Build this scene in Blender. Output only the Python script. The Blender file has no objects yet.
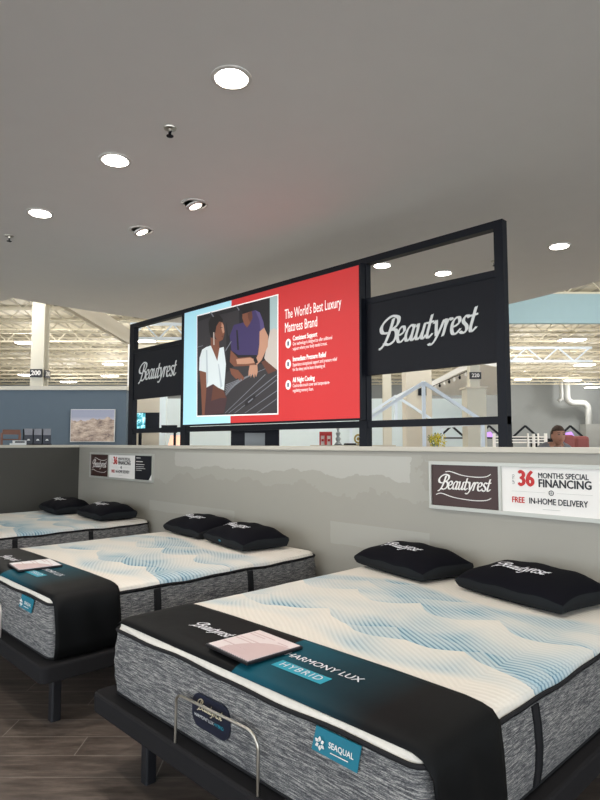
import bpy, bmesh, math, random
from mathutils import Vector, Matrix
from math import sin, cos, pi, radians, sqrt, atan, floor as mfloor
random.seed(7)
scene = bpy.context.scene
COL = scene.collection
# ------------------------------------------------------------------ camera
CZ = 1.52
YAW = radians(45.8)
PITCH = atan(43/600.0)
cam_d = bpy.data.cameras.new('camera'); cam_d.sensor_fit = 'HORIZONTAL'; cam_d.sensor_width = 36; cam_d.lens = 36.0
cam_d.clip_start = .05; cam_d.clip_end = 200
cam = bpy.data.objects.new('camera', cam_d); COL.objects.link(cam)
cam.location = (0, 0, CZ); cam.rotation_euler = (pi/2+PITCH, 0, YAW)
scene.camera = cam
# ------------------------------------------------------------------ world, exposure
w = bpy.data.worlds.new('world'); scene.world = w; w.use_nodes = True
bg = w.node_tree.nodes['Background']; bg.inputs[0].default_value = (.86, .93, 1, 1); bg.inputs[1].default_value = 2.3
scene.view_settings.view_transform = 'Standard'; scene.view_settings.look = 'None'
scene.view_settings.exposure = 0.70; scene.view_settings.gamma = 1; scene.view_settings.use_curve_mapping = False
DOWN_W = 4.6        # watts of one recessed downlight
BAY_W = 160        # watts of one high bay
# rotated frame of the store building: s to the right, d forward, z up
RV = Vector((cos(YAW), sin(YAW), 0)); FV = Vector((-sin(YAW), cos(YAW), 0))
def S(s, d, z=0): return RV*s + FV*d + Vector((0, 0, z))
# ------------------------------------------------------------------ materials
def srgb(r, g, b):
    f = lambda c: (c/255/12.92) if c/255 <= .04045 else ((c/255+.055)/1.055)**2.4
    return (f(r), f(g), f(b), 1)
class NT:
    def __init__(s, name):
        s.m = bpy.data.materials.new(name); s.m.use_nodes = True; s.t = s.m.node_tree; s.b = s.t.nodes['Principled BSDF']
    def n(s, typ, **k):
        o = s.t.nodes.new(typ)
        for a, v in k.items(): setattr(o, a, v)
        return o
    def l(s, a, b): s.t.links.new(a, b)
    def math(s, op, a, b=None, c=None, clamp=False):
        o = s.n('ShaderNodeMath', operation=op, use_clamp=clamp)
        for i, v in enumerate((a, b, c)):
            if v is None: continue
            if isinstance(v, (int, float)): o.inputs[i].default_value = v
            else: s.l(v, o.inputs[i])
        return o.outputs[0]
    def mix(s, f, a, b):
        o = s.n('ShaderNodeMix', data_type='RGBA')
        for i, v in ((0, f), (6, a), (7, b)):
            if isinstance(v, (int, float, tuple)): o.inputs[i].default_value = v
            else: s.l(v, o.inputs[i])
        return o.outputs[2]
    def obj(s, scale=(1, 1, 1), rot=(0, 0, 0)):
        c = s.n('ShaderNodeTexCoord'); m = s.n('ShaderNodeMapping'); m.inputs['Scale'].default_value = scale; m.inputs['Rotation'].default_value = rot
        s.l(c.outputs['Object'], m.inputs[0]); return m.outputs[0]
    def noise(s, vec, scale, detail=3, rough=.5):
        o = s.n('ShaderNodeTexNoise'); o.inputs['Scale'].default_value = scale; o.inputs['Detail'].default_value = detail; o.inputs['Roughness'].default_value = rough
        s.l(vec, o.inputs['Vector']); return o.outputs['Fac']
    def ramp(s, f, pts):
        o = s.n('ShaderNodeValToRGB'); e = o.color_ramp.elements
        while len(e) < len(pts): e.new(.5)
        for i, (p, c) in enumerate(pts): e[i].position = p; e[i].color = c
        s.l(f, o.inputs[0]); return o.outputs[0]
    def bump(s, h, strength=.3, dist=.01):
        o = s.n('ShaderNodeBump'); o.inputs['Strength'].default_value = strength; o.inputs['Distance'].default_value = dist
        s.l(h, o.inputs['Height']); s.l(o.outputs[0], s.b.inputs['Normal'])
    def sep(s, vec):
        o = s.n('ShaderNodeSeparateXYZ'); s.l(vec, o.inputs[0]); return o.outputs
def simple(name, col, rough=.6, metal=0, emit=0, var=0, spec=None):
    t = NT(name); t.b.inputs['Roughness'].default_value = rough; t.b.inputs['Metallic'].default_value = metal
    if spec is not None: t.b.inputs['Specular IOR Level'].default_value = spec
    if var:
        f = t.noise(t.obj(), 6, 4); c2 = tuple(min(1, x*(1+var)) for x in col[:3])+(1,); c1 = tuple(x*(1-var) for x in col[:3])+(1,)
        t.l(t.mix(f, c1, c2), t.b.inputs['Base Color'])
    else: t.b.inputs['Base Color'].default_value = col
    if emit: t.b.inputs['Emission Color'].default_value = col; t.b.inputs['Emission Strength'].default_value = emit
    return t.m
M = {}
M['ceiling'] = simple('ceiling_paint', srgb(230, 228, 224), .75, var=.02)
M['blackmetal'] = simple('black_metal', srgb(15, 18, 26), .5, spec=.22)
M['panelblack'] = simple('panel_black', srgb(27, 28, 33), .6, var=.04, spec=.2)
M['alu'] = simple('brushed_aluminium', srgb(186, 186, 178), .4, .35)
M['white'] = simple('white_print', srgb(232, 228, 222), .5)
M['silver'] = simple('silver_print', srgb(216, 217, 214), .5)
M['brown'] = simple('brown_print', srgb(58, 33, 28), .4)
M['redink'] = simple('red_ink', srgb(190, 36, 34), .5)
M['ink'] = simple('black_ink', srgb(34, 34, 38), .5)
M['cap'] = simple('cap_laminate', srgb(196, 190, 176), .45, var=.02)
M['darkwall'] = simple('dark_wall_paint', srgb(66, 64, 58), .55, var=.03)
M['bluewall'] = simple('slate_blue_paint', srgb(82, 96, 108), .7, var=.02)
M['paleblue'] = simple('pale_blue_paint', srgb(222, 234, 236), .7, var=.02)
M['bulkblue'] = simple('bulkhead_blue_paint', srgb(150, 176, 182), .7, var=.02)
M['greywall'] = simple('grey_wall_paint', srgb(146, 150, 150), .8, var=.03)
M['cream'] = simple('cream_steel', srgb(212, 204, 182), .6)
M['creamcol'] = simple('cream_column_paint', srgb(205, 200, 184), .6, var=.02)
M['beige'] = simple('beige_partition', srgb(206, 198, 182), .7)
M['whitesteel'] = simple('white_steel', srgb(226, 236, 246), .5)
M['duct'] = simple('galvanised_duct', srgb(172, 174, 172), .5, .2)
M['basefab'] = simple('charcoal_upholstery', srgb(33, 32, 33), .85, var=.08, spec=.12)
M['legblack'] = simple('black_leg', srgb(16, 17, 22), .45)
M['chrome'] = simple('satin_chrome', srgb(190, 184, 172), .28, 1)
M['badge'] = simple('navy_badge', srgb(20, 26, 44), .35)
M['gold'] = simple('champagne_print', srgb(200, 188, 158), .4)
M['teal'] = simple('teal_tag', srgb(0, 108, 128), .6)
M['tealbright'] = simple('teal_bright', srgb(22, 150, 172), .6)
M['tape'] = simple('charcoal_tape', srgb(30, 30, 32), .85, spec=.2)
M['pillowblack'] = simple('pillow_jersey', srgb(11, 11, 17), .9, var=.15, spec=.12)
M['gusset'] = simple('pillow_gusset', srgb(30, 32, 34), .9, var=.2, spec=.15)
M['thread'] = simple('white_thread', srgb(222, 222, 226), .6)
M['cardframe'] = simple('card_frame', srgb(22, 20, 24), .35)
M['cardpaper'] = simple('card_paper', srgb(228, 214, 212), .4)
M['cardwhite'] = simple('card_paper_white', srgb(232, 230, 230), .4)
M['cardarc'] = simple('card_arc', srgb(206, 182, 180), .4)
M['lens'] = simple('lit_lens', (1, .95, .86, 1), .5, emit=14)
M['lensdim'] = simple('lit_lens_gimbal', (1, .9, .76, 1), .5, emit=7)
M['bay'] = simple('high_bay_lens', (1, .98, .93, 1), .5, emit=7)
M['trim'] = simple('downlight_trim', srgb(214, 210, 204), .5)
M['glassgrey'] = simple('grey_screen', srgb(120, 124, 124), .3)
M['orange'] = simple('orange_card', srgb(122, 82, 66), .6, var=.2)
M['skin'] = simple('skin', srgb(176, 128, 106), .6)
M['hair'] = simple('dark_hair', srgb(64, 46, 36), .7)
M['shirt'] = simple('grey_shirt', srgb(112, 114, 120), .8)
M['trouser'] = simple('dark_trousers', srgb(40, 42, 52), .8)
M['eye'] = simple('dark_eye', srgb(30, 22, 20), .4)
M['brass'] = simple('gold_ornament', srgb(170, 150, 90), .35, .6)
M['clearish'] = simple('grey_glass_ornament', srgb(150, 160, 160), .2)
M['red'] = simple('red_lacquer', srgb(186, 50, 46), .5)
M['redcloth'] = simple('red_upholstery', srgb(150, 84, 80), .8, var=.1)
M['purple'] = simple('purple_lit_panel', srgb(190, 140, 235), .5, emit=.6)
M['bluetoy'] = simple('blue_plastic', srgb(60, 84, 150), .5)
M['yellow'] = simple('yellow_petal', srgb(212, 196, 60), .6)
M['leaf'] = simple('leaf', srgb(92, 116, 62), .6)
M['pinkglow'] = simple('peach_lamp_shade', srgb(250, 190, 160), .5, emit=.5)
M['pack'] = simple('grey_pack', srgb(140, 140, 146), .5)

def floor_mat():
    t = NT('wood_look_tile'); v = t.obj(rot=(0, 0, -YAW))   # building frame
    x, y, z = t.sep(v)
    W, L = .19, 1.2
    row = t.math('FLOOR', t.math('DIVIDE', y, W)); fy = t.math('FRACT', t.math('DIVIDE', y, W))
    xs = t.math('ADD', t.math('DIVIDE', x, L), t.math('MULTIPLY', row, .37)); fx = t.math('FRACT', xs); cx = t.math('FLOOR', xs)
    gy = t.math('LESS_THAN', fy, .022); gx = t.math('LESS_THAN', fx, .0035); g = t.math('MAXIMUM', gx, gy)
    comb = t.n('ShaderNodeCombineXYZ'); t.l(cx, comb.inputs[0]); t.l(row, comb.inputs[1])
    wn = t.n('ShaderNodeTexWhiteNoise'); t.l(comb.outputs[0], wn.inputs['Vector'])
    c2 = t.n('ShaderNodeVectorMath', operation='MULTIPLY_ADD'); t.l(v, c2.inputs[0]); c2.inputs[1].default_value = (2.5, 14, 1); t.l(wn.outputs['Color'], c2.inputs[2])
    gr = t.noise(c2.outputs[0], 1.6, 8, .65)
    c = t.ramp(gr, [(.25, srgb(58, 50, 44)), (.5, srgb(92, 81, 73)), (.75, srgb(128, 115, 104))])
    c = t.mix(t.math('MULTIPLY', wn.outputs['Value'], .35), c, srgb(76, 68, 62))
    c = t.mix(g, c, srgb(134, 126, 116))
    t.l(c, t.b.inputs['Base Color']); t.b.inputs['Roughness'].default_value = .42
    h = t.math('SUBTRACT', t.math('MULTIPLY', gr, .3), g); t.bump(h, .25, .003)
    return t.m
M['floor'] = floor_mat()
def wall_mat():
    t = NT('booth_wall_paint'); v = t.obj(); x, y, z = t.sep(v)
    n1 = t.noise(v, 2.2, 4, .6); n2 = t.noise(v, 9, 4, .6)
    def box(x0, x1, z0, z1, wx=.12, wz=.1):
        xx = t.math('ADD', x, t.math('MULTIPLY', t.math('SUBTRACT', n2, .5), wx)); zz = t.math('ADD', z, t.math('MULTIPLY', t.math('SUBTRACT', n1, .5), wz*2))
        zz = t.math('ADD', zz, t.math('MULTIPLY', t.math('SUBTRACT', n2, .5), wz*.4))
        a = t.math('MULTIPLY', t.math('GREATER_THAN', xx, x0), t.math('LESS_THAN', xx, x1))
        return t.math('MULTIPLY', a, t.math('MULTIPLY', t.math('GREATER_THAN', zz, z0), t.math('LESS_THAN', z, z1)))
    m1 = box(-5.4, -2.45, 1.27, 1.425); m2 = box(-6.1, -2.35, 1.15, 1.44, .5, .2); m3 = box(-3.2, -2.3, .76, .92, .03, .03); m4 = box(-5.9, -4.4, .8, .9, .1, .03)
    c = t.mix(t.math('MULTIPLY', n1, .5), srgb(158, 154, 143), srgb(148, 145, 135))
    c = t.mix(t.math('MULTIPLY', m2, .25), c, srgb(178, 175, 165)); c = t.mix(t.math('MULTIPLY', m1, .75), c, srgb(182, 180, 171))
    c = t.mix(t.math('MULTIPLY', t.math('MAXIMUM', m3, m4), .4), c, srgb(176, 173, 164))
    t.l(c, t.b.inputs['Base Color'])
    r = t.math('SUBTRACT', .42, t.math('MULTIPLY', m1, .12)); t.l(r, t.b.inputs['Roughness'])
    t.bump(n2, .08, .004); return t.m
M['wall'] = wall_mat()
def border_mat():
    t = NT('heathered_knit_border'); v = t.obj((1, 1, 1)); 
    m = t.n('ShaderNodeMapping'); m.inputs['Scale'].default_value = (22, 22, 330); t.l(v, m.inputs[0])
    n1 = t.noise(m.outputs[0], 1, 3, .6)
    m2 = t.n('ShaderNodeMapping'); m2.inputs['Scale'].default_value = (150, 150, 600); t.l(v, m2.inputs[0])
    n2 = t.noise(m2.outputs[0], 1, 2, .6)
    f = t.math('ADD', t.math('MULTIPLY', n1, .62), t.math('MULTIPLY', n2, .38))
    c = t.ramp(f, [(.37, srgb(40, 41, 45)), (.5, srgb(98, 98, 99)), (.64, srgb(180, 177, 170))])
    t.l(c, t.b.inputs['Base Color']); t.b.inputs['Roughness'].default_value = .9
    x, y, z = t.sep(v)
    rib = t.math('SINE', t.math('MULTIPLY', z, 420)); t.bump(t.math('ADD', f, t.math('MULTIPLY', rib, .15)), .5, .006); return t.m
M['border'] = border_mat()
def top_mat():
    t = NT('quilted_wave_top'); v = t.obj(); x, y, z = t.sep(v)
    n = t.noise(v, 3.0, 2)
    # scalloped bands of blue: crisp edge towards the foot, fading towards the head
    def bands(P, sw, amp, off, xo):
        yy = t.math('ADD', t.math('ADD', y, off), t.math('MULTIPLY', t.math('SUBTRACT', n, .5), .10))
        row0 = t.math('FLOOR', t.math('DIVIDE', yy, P))
        xs = t.math('ADD', t.math('DIVIDE', t.math('ADD', x, xo), sw), t.math('MULTIPLY', row0, .37))
        sc = t.math('ABSOLUTE', t.math('SINE', t.math('MULTIPLY', xs, pi)))
        q = t.math('DIVIDE', t.math('ADD', t.math('SUBTRACT', yy, t.math('MULTIPLY', row0, P)), t.math('MULTIPLY', sc, amp)), P)
        q = t.math('FRACT', q)
        return t.math('POWER', t.math('SUBTRACT', 1, q), 1.1)
    b = t.math('MAXIMUM', bands(.40, .42, .13, 3.0, 3.1), t.math('MULTIPLY', bands(.62, .7, .16, 3.3, 3.4), .75))
    big = t.noise(t.obj((1.1, 1.6, 1)), 1.6, 1)
    big = t.math('MULTIPLY', t.math('SUBTRACT', big, .36), 5, clamp=True)
    # keep foot, head and side margins white
    ed = t.math('MULTIPLY', t.math('SUBTRACT', .93, t.math('ABSOLUTE', t.math('SUBTRACT', t.math('ADD', y, t.math('MULTIPLY', t.math('SINE', t.math('MULTIPLY', x, 5)), .07)), -.02)) ), 1)
    my = t.math('MULTIPLY', t.math('ADD', ed, -.42), 14, clamp=True)
    mask = t.math('MULTIPLY', t.math('MULTIPLY', b, my), t.math('ADD', t.math('MULTIPLY', big, .75), .25))
    # fine diagonal ribs that bend near the long edges
    bend = t.math('MULTIPLY', t.math('ABSOLUTE', t.math('SUBTRACT', t.math('ABSOLUTE', x), .0)), -.35)
    edge = t.math('MAXIMUM', t.math('SUBTRACT', t.math('ABSOLUTE', x), .70), 0)
    ph = t.math('ADD', t.math('ADD', t.math('MULTIPLY', x, .57), t.math('MULTIPLY', y, .82)), t.math('MULTIPLY', edge, -.9))
    ph = t.math('ADD', ph, t.math('MULTIPLY', t.math('SINE', t.math('MULTIPLY', x, 9)), .012))
    rib = t.math('SINE', t.math('MULTIPLY', ph, 2*pi/.022))
    line = t.math('MULTIPLY', t.math('ADD', rib, -.05), 2.2, clamp=True)
    base = t.mix(t.math('MULTIPLY', n, .5), srgb(222, 216, 205), srgb(213, 206, 194))
    base = t.mix(t.math('MULTIPLY', line, .05), base, srgb(160, 158, 150))
    soft = t.mix(t.math('MULTIPLY', mask, .8), base, srgb(146, 184, 200))
    hard = t.math('MULTIPLY', line, t.math('MULTIPLY', t.math('MULTIPLY', mask, mask), .9))
    c = t.mix(hard, soft, srgb(72, 116, 138))
    t.l(c, t.b.inputs['Base Color']); t.b.inputs['Roughness'].default_value = .85
    t.bump(rib, .2, .003); return t.m
M['top'] = top_mat()
def runner_mat():
    t = NT('runner_print'); v = t.obj(); x, y, z = t.sep(v)
    a = t.math('MULTIPLY', t.math('GREATER_THAN', x, .02), t.math('SUBTRACT', 1, t.math('DIVIDE', t.math('SUBTRACT', x, .02), .62)), clamp=True)
    a = t.math('MULTIPLY', a, t.math('GREATER_THAN', z, .0))
    n = t.noise(v, 4, 3)
    a = t.math('MULTIPLY', a, t.math('ADD', .45, t.math('MULTIPLY', n, .8)), clamp=True)
    c = t.mix(a, srgb(11, 12, 13), srgb(14, 84, 100)); t.b.inputs['Specular IOR Level'].default_value = .15; t.l(c, t.b.inputs['Base Color']); t.b.inputs['Roughness'].default_value = .62
    t.bump(t.noise(v, 5, 3), .25, .01); return t.m
M['runner'] = runner_mat()
def deck_mat():
    t = NT('fluted_roof_deck'); v = t.obj(rot=(0, 0, -YAW)); x, y, z = t.sep(v)
    f = t.math('FRACT', t.math('DIVIDE', x, .6)); g = t.math('LESS_THAN', f, .28)
    c = t.mix(t.math('MULTIPLY', g, .45), srgb(206, 199, 180), srgb(104, 98, 84)); t.l(c, t.b.inputs['Base Color']); t.b.inputs['Roughness'].default_value = .7
    return t.m
M['deck'] = deck_mat()
def red_mat(name, col, e):
    t = NT(name); v = t.obj(); n = t.noise(v, .8, 2)
    c = t.mix(t.math('MULTIPLY', n, .25), col, tuple(x*1.15 for x in col[:3])+(1,))
    t.l(c, t.b.inputs['Base Color']); t.l(c, t.b.inputs['Emission Color']); t.b.inputs['Emission Strength'].default_value = e*.36; t.b.inputs['Roughness'].default_value = .5
    return t.m
M['litred'] = red_mat('backlit_red', srgb(198, 44, 44), .55)
M['litblue'] = red_mat('backlit_pale_blue', srgb(176, 226, 240), .55)
M['litwhite'] = red_mat('backlit_white', srgb(245, 240, 235), .6)
for nm, c in dict(ph_dark=(28, 25, 28), ph_dark2=(50, 46, 48), ph_shirt=(218, 226, 226), ph_skin=(122, 74, 54), ph_skinl=(188, 140, 114), ph_hair=(22, 17, 17), ph_purple=(60, 48, 92), ph_skirt=(70, 44, 46), ph_stripe=(120, 122, 128), ph_pillow=(196, 186, 176), ph_light=(168, 190, 190), ph_shade=(96, 56, 42), ph_purple2=(84, 72, 118), ph_shirt2=(186, 196, 200)).items():
    M[nm] = red_mat('photo_'+nm[3:], srgb(*c), .4)
def landscape_mat():
    t = NT('mountain_print'); v = t.obj(); x, y, z = t.sep(v)
    n = t.noise(t.obj((3, 3, 7)), 1.6, 8, .7)
    rock = t.ramp(n, [(.35, srgb(86, 72, 70)), (.5, srgb(168, 148, 134)), (.65, srgb(214, 196, 176))])
    sky = t.ramp(t.math('MULTIPLY', z, 2), [(.7, srgb(214, 204, 206)), (1, srgb(150, 154, 174))])
    rid = t.math('GREATER_THAN', z, t.math('ADD', .30, t.math('MULTIPLY', t.noise(t.obj((1, 1, .01)), 5, 4), .28)))
    t.l(t.mix(rid, rock, sky), t.b.inputs['Base Color']); t.b.inputs['Roughness'].default_value = .5; return t.m
M['landscape'] = landscape_mat()
M['palefloor'] = simple('pale_store_floor', srgb(196, 190, 180), .35, var=.03)
def tv_mat():
    t = NT('teal_screen_image'); n = t.noise(t.obj(), 9, 5, .7)
    c = t.ramp(n, [(.38, srgb(12, 46, 60)), (.5, srgb(60, 160, 176)), (.62, srgb(214, 240, 240))]); t.l(c, t.b.inputs['Base Color']); t.l(c, t.b.inputs['Emission Color'])
    t.b.inputs['Emission Strength'].default_value = .7; return t.m
M['tv'] = tv_mat()
# ------------------------------------------------------------------ mesh helpers
class MB:
    def __init__(s): s.v = []; s.f = []; s.mi = []; s.mats = []
    def mid(s, m):
        if m not in s.mats: s.mats.append(m)
        return s.mats.index(m)
    def add(s, vs, fs, m=None):
        o = len(s.v); s.v += [tuple(p) for p in vs]; k = s.mid(m) if m is not None else 0
        s.f += [tuple(i+o for i in f) for f in fs]; s.mi += [k]*len(fs)
    def box(s, x0, x1, y0, y1, z0, z1, m=None):
        s.add([(x, y, z) for z in (z0, z1) for x, y in ((x0, y0), (x1, y0), (x1, y1), (x0, y1))],
              [(0, 3, 2, 1), (4, 5, 6, 7), (0, 1, 5, 4), (1, 2, 6, 5), (2, 3, 7, 6), (3, 0, 4, 7)], m)
    def bar(s, a, b, w, h=None, m=None, up=(0, 0, 1)):
        a = Vector(a); b = Vector(b); h = h or w; d = (b-a).normalized(); u = Vector(up)
        if abs(d.dot(u)) > .99: u = Vector((1, 0, 0))
        r = d.cross(u).normalized(); u = r.cross(d)
        s.add([p+r*i*w/2+u*j*h/2 for p in (a, b) for i, j in ((-1, -1), (1, -1), (1, 1), (-1, 1))],
              [(0, 3, 2, 1), (4, 5, 6, 7), (0, 1, 5, 4), (1, 2, 6, 5), (2, 3, 7, 6), (3, 0, 4, 7)], m)
    def tube(s, pts, r, n=10, m=None, closed=False):
        pts = [Vector(p) for p in pts]; N = len(pts); rings = []
        for i, p in enumerate(pts):
            a = pts[(i-1) % N] if closed or i > 0 else p; b = pts[(i+1) % N] if closed or i < N-1 else p
            d = (b-a).normalized(); u = Vector((0, 0, 1)) if abs(d.z) < .95 else Vector((0, 1, 0)) 
            x = d.cross(u).normalized(); y = x.cross(d)
            if rings:
                # keep orientation continuous
                px = rings[-1][1]; x = (px - d*px.dot(d)).normalized(); y = x.cross(d)
            rr = r[i] if isinstance(r, (list, tuple)) else r
            rings.append(([p+x*cos(2*pi*k/n)*rr+y*sin(2*pi*k/n)*rr for k in range(n)], x))
        vs = [v for rg in rings for v in rg[0]]; fs = []
        for i in range(N if closed else N-1):
            for k in range(n):
                j = (i+1) % N; fs.append((i*n+k, i*n+(k+1) % n, j*n+(k+1) % n, j*n+k))
        if not closed: fs += [tuple(range(n))[::-1], tuple((N-1)*n+k for k in range(n))]
        s.add(vs, fs, m)
    def lathe(s, prof, n=24, m=None, c=(0, 0, 0)):
        vs = [(c[0]+r*cos(2*pi*k/n), c[1]+r*sin(2*pi*k/n), c[2]+z) for r, z in prof for k in range(n)]; fs = []
        for i in range(len(prof)-1):
            for k in range(n): fs.append((i*n+k, i*n+(k+1) % n, (i+1)*n+(k+1) % n, (i+1)*n+k))
        fs += [tuple(range(n))[::-1], tuple((len(prof)-1)*n+k for k in range(n))]
        s.add(vs, fs, m)
    def prism(s, poly, z0, z1, m=None):
        n = len(poly); s.add([(x, y, z0) for x, y in poly]+[(x, y, z1) for x, y in poly],
            [tuple(range(n))[::-1], tuple(range(n, 2*n))]+[(i, (i+1) % n, n+(i+1) % n, n+i) for i in range(n)], m)
    def prismY(s, poly, y0, y1, m=None):    # poly in x,z ; y0 front (smaller y)
        n = len(poly); s.add([(x, y0, z) for x, z in poly]+[(x, y1, z) for x, z in poly],
            [tuple(range(n)), tuple(range(n, 2*n))[::-1]]+[(i, n+i, n+(i+1) % n, (i+1) % n) for i in range(n)], m)
    def build(s, name, mat=None, parent=None, smooth=False, bevel=0, recalc=True, loc=None, rz=None):
        me = bpy.data.meshes.new(name); me.from_pydata(s.v, [], s.f)
        mats = s.mats if s.mats and s.mats[0] is not None else [mat]
        for m_ in mats: me.materials.append(M[m_] if isinstance(m_, str) else m_)
        for p, k in zip(me.polygons, s.mi): p.material_index = k
        if recalc:
            bm = bmesh.new(); bm.from_mesh(me); bmesh.ops.recalc_face_normals(bm, faces=bm.faces); bm.to_mesh(me); bm.free()
        if smooth:
            for p in me.polygons: p.use_smooth = True
            try: me.set_sharp_from_angle(angle=radians(50))
            except Exception: pass
        o = bpy.data.objects.new(name, me); COL.objects.link(o)
        if parent: o.parent = parent
        if loc is not None: o.location = loc
        if rz is not None: o.rotation_euler = (0, 0, rz)
        if bevel:
            b = o.modifiers.new('bevel', 'BEVEL'); b.width = bevel; b.segments = 2; b.limit_method = 'ANGLE'
        return o
def tag(o, label=None, cat=None, group=None, kind=None):
    if label: o['label'] = label
    if cat: o['category'] = cat
    if group: o['group'] = group
    if kind: o['kind'] = kind
    return o
def thing(name, label, cat, loc=(0, 0, 0), rz=0, group=None):
    o = bpy.data.objects.new(name, None); COL.objects.link(o); o.empty_display_size = .1
    o.location = loc; o.rotation_euler = (0, 0, rz); return tag(o, label, cat, group)
def copy_tree(o, parent=None):
    c = o.copy(); COL.objects.link(c); c.parent = parent
    for ch in [x for x in bpy.data.objects if x.parent == o]: copy_tree(ch, c)
    return c
def dup(root, loc, rz, label):
    r = copy_tree(root); r.location = loc; r.rotation_euler = (0, 0, rz); r['label'] = label; return r
def rrect(a, b, r, n=6):
    P = []
    for cx, cy, a0 in ((a-r, b-r, 0), (-a+r, b-r, 90), (-a+r, -b+r, 180), (a-r, -b+r, 270)):
        for k in range(n+1):
            t = radians(a0+90*k/n); P.append((cx+r*cos(t), cy+r*sin(t)))
    return P
# ---- lettering
def catmull(pts, n=7):
    P = [pts[0]]+list(pts)+[pts[-1]]; out = []
    for i in range(1, len(P)-2):
        for k in range(n):
            t = k/n; p0, p1, p2, p3 = P[i-1], P[i], P[i+1], P[i+2]
            out.append(tuple(.5*(2*p1[j]+(-p0[j]+p2[j])*t+(2*p0[j]-5*p1[j]+4*p2[j]-p3[j])*t*t+(-p0[j]+3*p1[j]-3*p2[j]+p3[j])*t**3) for j in (0, 1)))
    out.append(pts[-1]); return out
GL = {
 'B': (1.12, [[(.62, 1.62), (.5, .95), (.28, .2), (.0, -.2), (-.2, -.28)], [(.3, .72), (-.12, .78), (-.28, 1.15), (.0, 1.55), (.5, 1.78), (1.0, 1.62), (1.04, 1.25), (.8, 1.0), (.45, .9)], [(.45, .9), (.92, .85), (1.06, .5), (.9, .12), (.5, -.05), (.15, .1)]]),
 'e': (.66, [[(.06, .46), (.3, .5), (.52, .68), (.46, .94), (.28, .98), (.08, .75), (.06, .35), (.2, .04), (.42, .04), (.66, .28)]]),
 'a': (.76, [[(.56, .86), (.38, 1.0), (.12, .74), (.04, .3), (.18, .02), (.38, .16), (.54, .55)], [(.6, .98), (.52, .5), (.5, .12), (.62, .02), (.78, .22)]]),
 'u': (.78, [[(-.02, .82), (.12, .98), (.13, .6), (.08, .22), (.2, .02), (.42, .2), (.56, .6)], [(.62, .98), (.54, .4), (.53, .1), (.64, .02), (.8, .22)]]),
 't': (.5, [[(.26, 1.42), (.17, .7), (.12, .2), (.24, .02), (.5, .25)], [(-.04, .94), (.2, .95), (.46, 1.0)]]),
 'y': (.7, [[(-.02, .85), (.13, .98), (.22, .5), (.3, .08)], [(.68, .98), (.5, .4), (.24, -.22), (.0, -.44), (-.16, -.34)]]),
 'r': (.56, [[(-.02, .85), (.12, .98), (.14, .5), (.07, .0)], [(.12, .45), (.26, .85), (.44, 1.0), (.55, .88)]]),
 's': (.54, [[(.48, .86), (.3, 1.0), (.12, .85), (.14, .64), (.38, .4), (.42, .14), (.22, .0), (.0, .12)]]),
}
def logo_quads(word='Beautyrest', swoosh=False):
    """unit script lettering; returns (verts2d, quads, width), x-height 1, x centred on 0"""
    V = []; Q = []; K = []; x = 0; na = radians(28)
    nib = (cos(na)*.128, sin(na)*.085)
    paths = []
    for ch in word:
        adv, ps = GL[ch]
        for p in ps: paths.append(([(x+a+.22*b, b) for a, b in catmull(p)], 1.25 if ch == 'B' else 1))
        x += adv
    W = x
    if swoosh:
        paths.append((catmull([(.9, 2.1), (1.6, 2.15), (3.2, 1.75), (5, 1.6), (6.3, 1.7), (6.9, 2.0)]), .8))
        paths.append((catmull([(-.5, -.75), (.3, -.55), (2.0, -.95), (4.5, -1.15), (6.2, -1.05), (6.9, -.75)]), .8))
    for pi_, (P, k) in enumerate(paths):
        for i in range(len(P)-1):
            (a, b), (c, d) = P[i], P[i+1]; o = len(V)
            nx, ny = nib[0]*k, nib[1]*k
            V += [(a-nx, b-ny), (a+nx, b+ny), (c+nx, d+ny), (c-nx, d-ny)]; Q.append((o, o+1, o+2, o+3)); K += [pi_*2]*4
            # keep hairlines visible with a small round core
            dx, dy = c-a, d-b; L = sqrt(dx*dx+dy*dy) or 1; ex, ey = -dy/L*.058*k, dx/L*.058*k; o = len(V)
            V += [(a-ex, b-ey), (a+ex, b+ey), (c+ex, d+ey), (c-ex, d-ey)]; Q.append((o, o+1, o+2, o+3)); K += [pi_*2+1]*4
    return [(px-W/2, py-.5) for px, py in V], Q, W, K
def lift(fn, x, y, h):
    p = Vector(fn(x, y)); a = Vector(fn(x+.001, y))-p; b = Vector(fn(x, y+.001))-p
    return p+a.cross(b).normalized()*h
def logo_obj(name, mat, parent, fn, width, swoosh=False):
    """fn maps (x,y) in metres on the logo plane to a 3-D point"""
    V, Q, W, K = logo_quads(swoosh=swoosh); k = width/W
    me = bpy.data.meshes.new(name); me.from_pydata([lift(fn, x*k, y*k, j*.00005) for (x, y), j in zip(V, K)], [], Q); me.materials.append(M[mat])
    o = bpy.data.objects.new(name, me); COL.objects.link(o); o.parent = parent; return o
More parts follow.
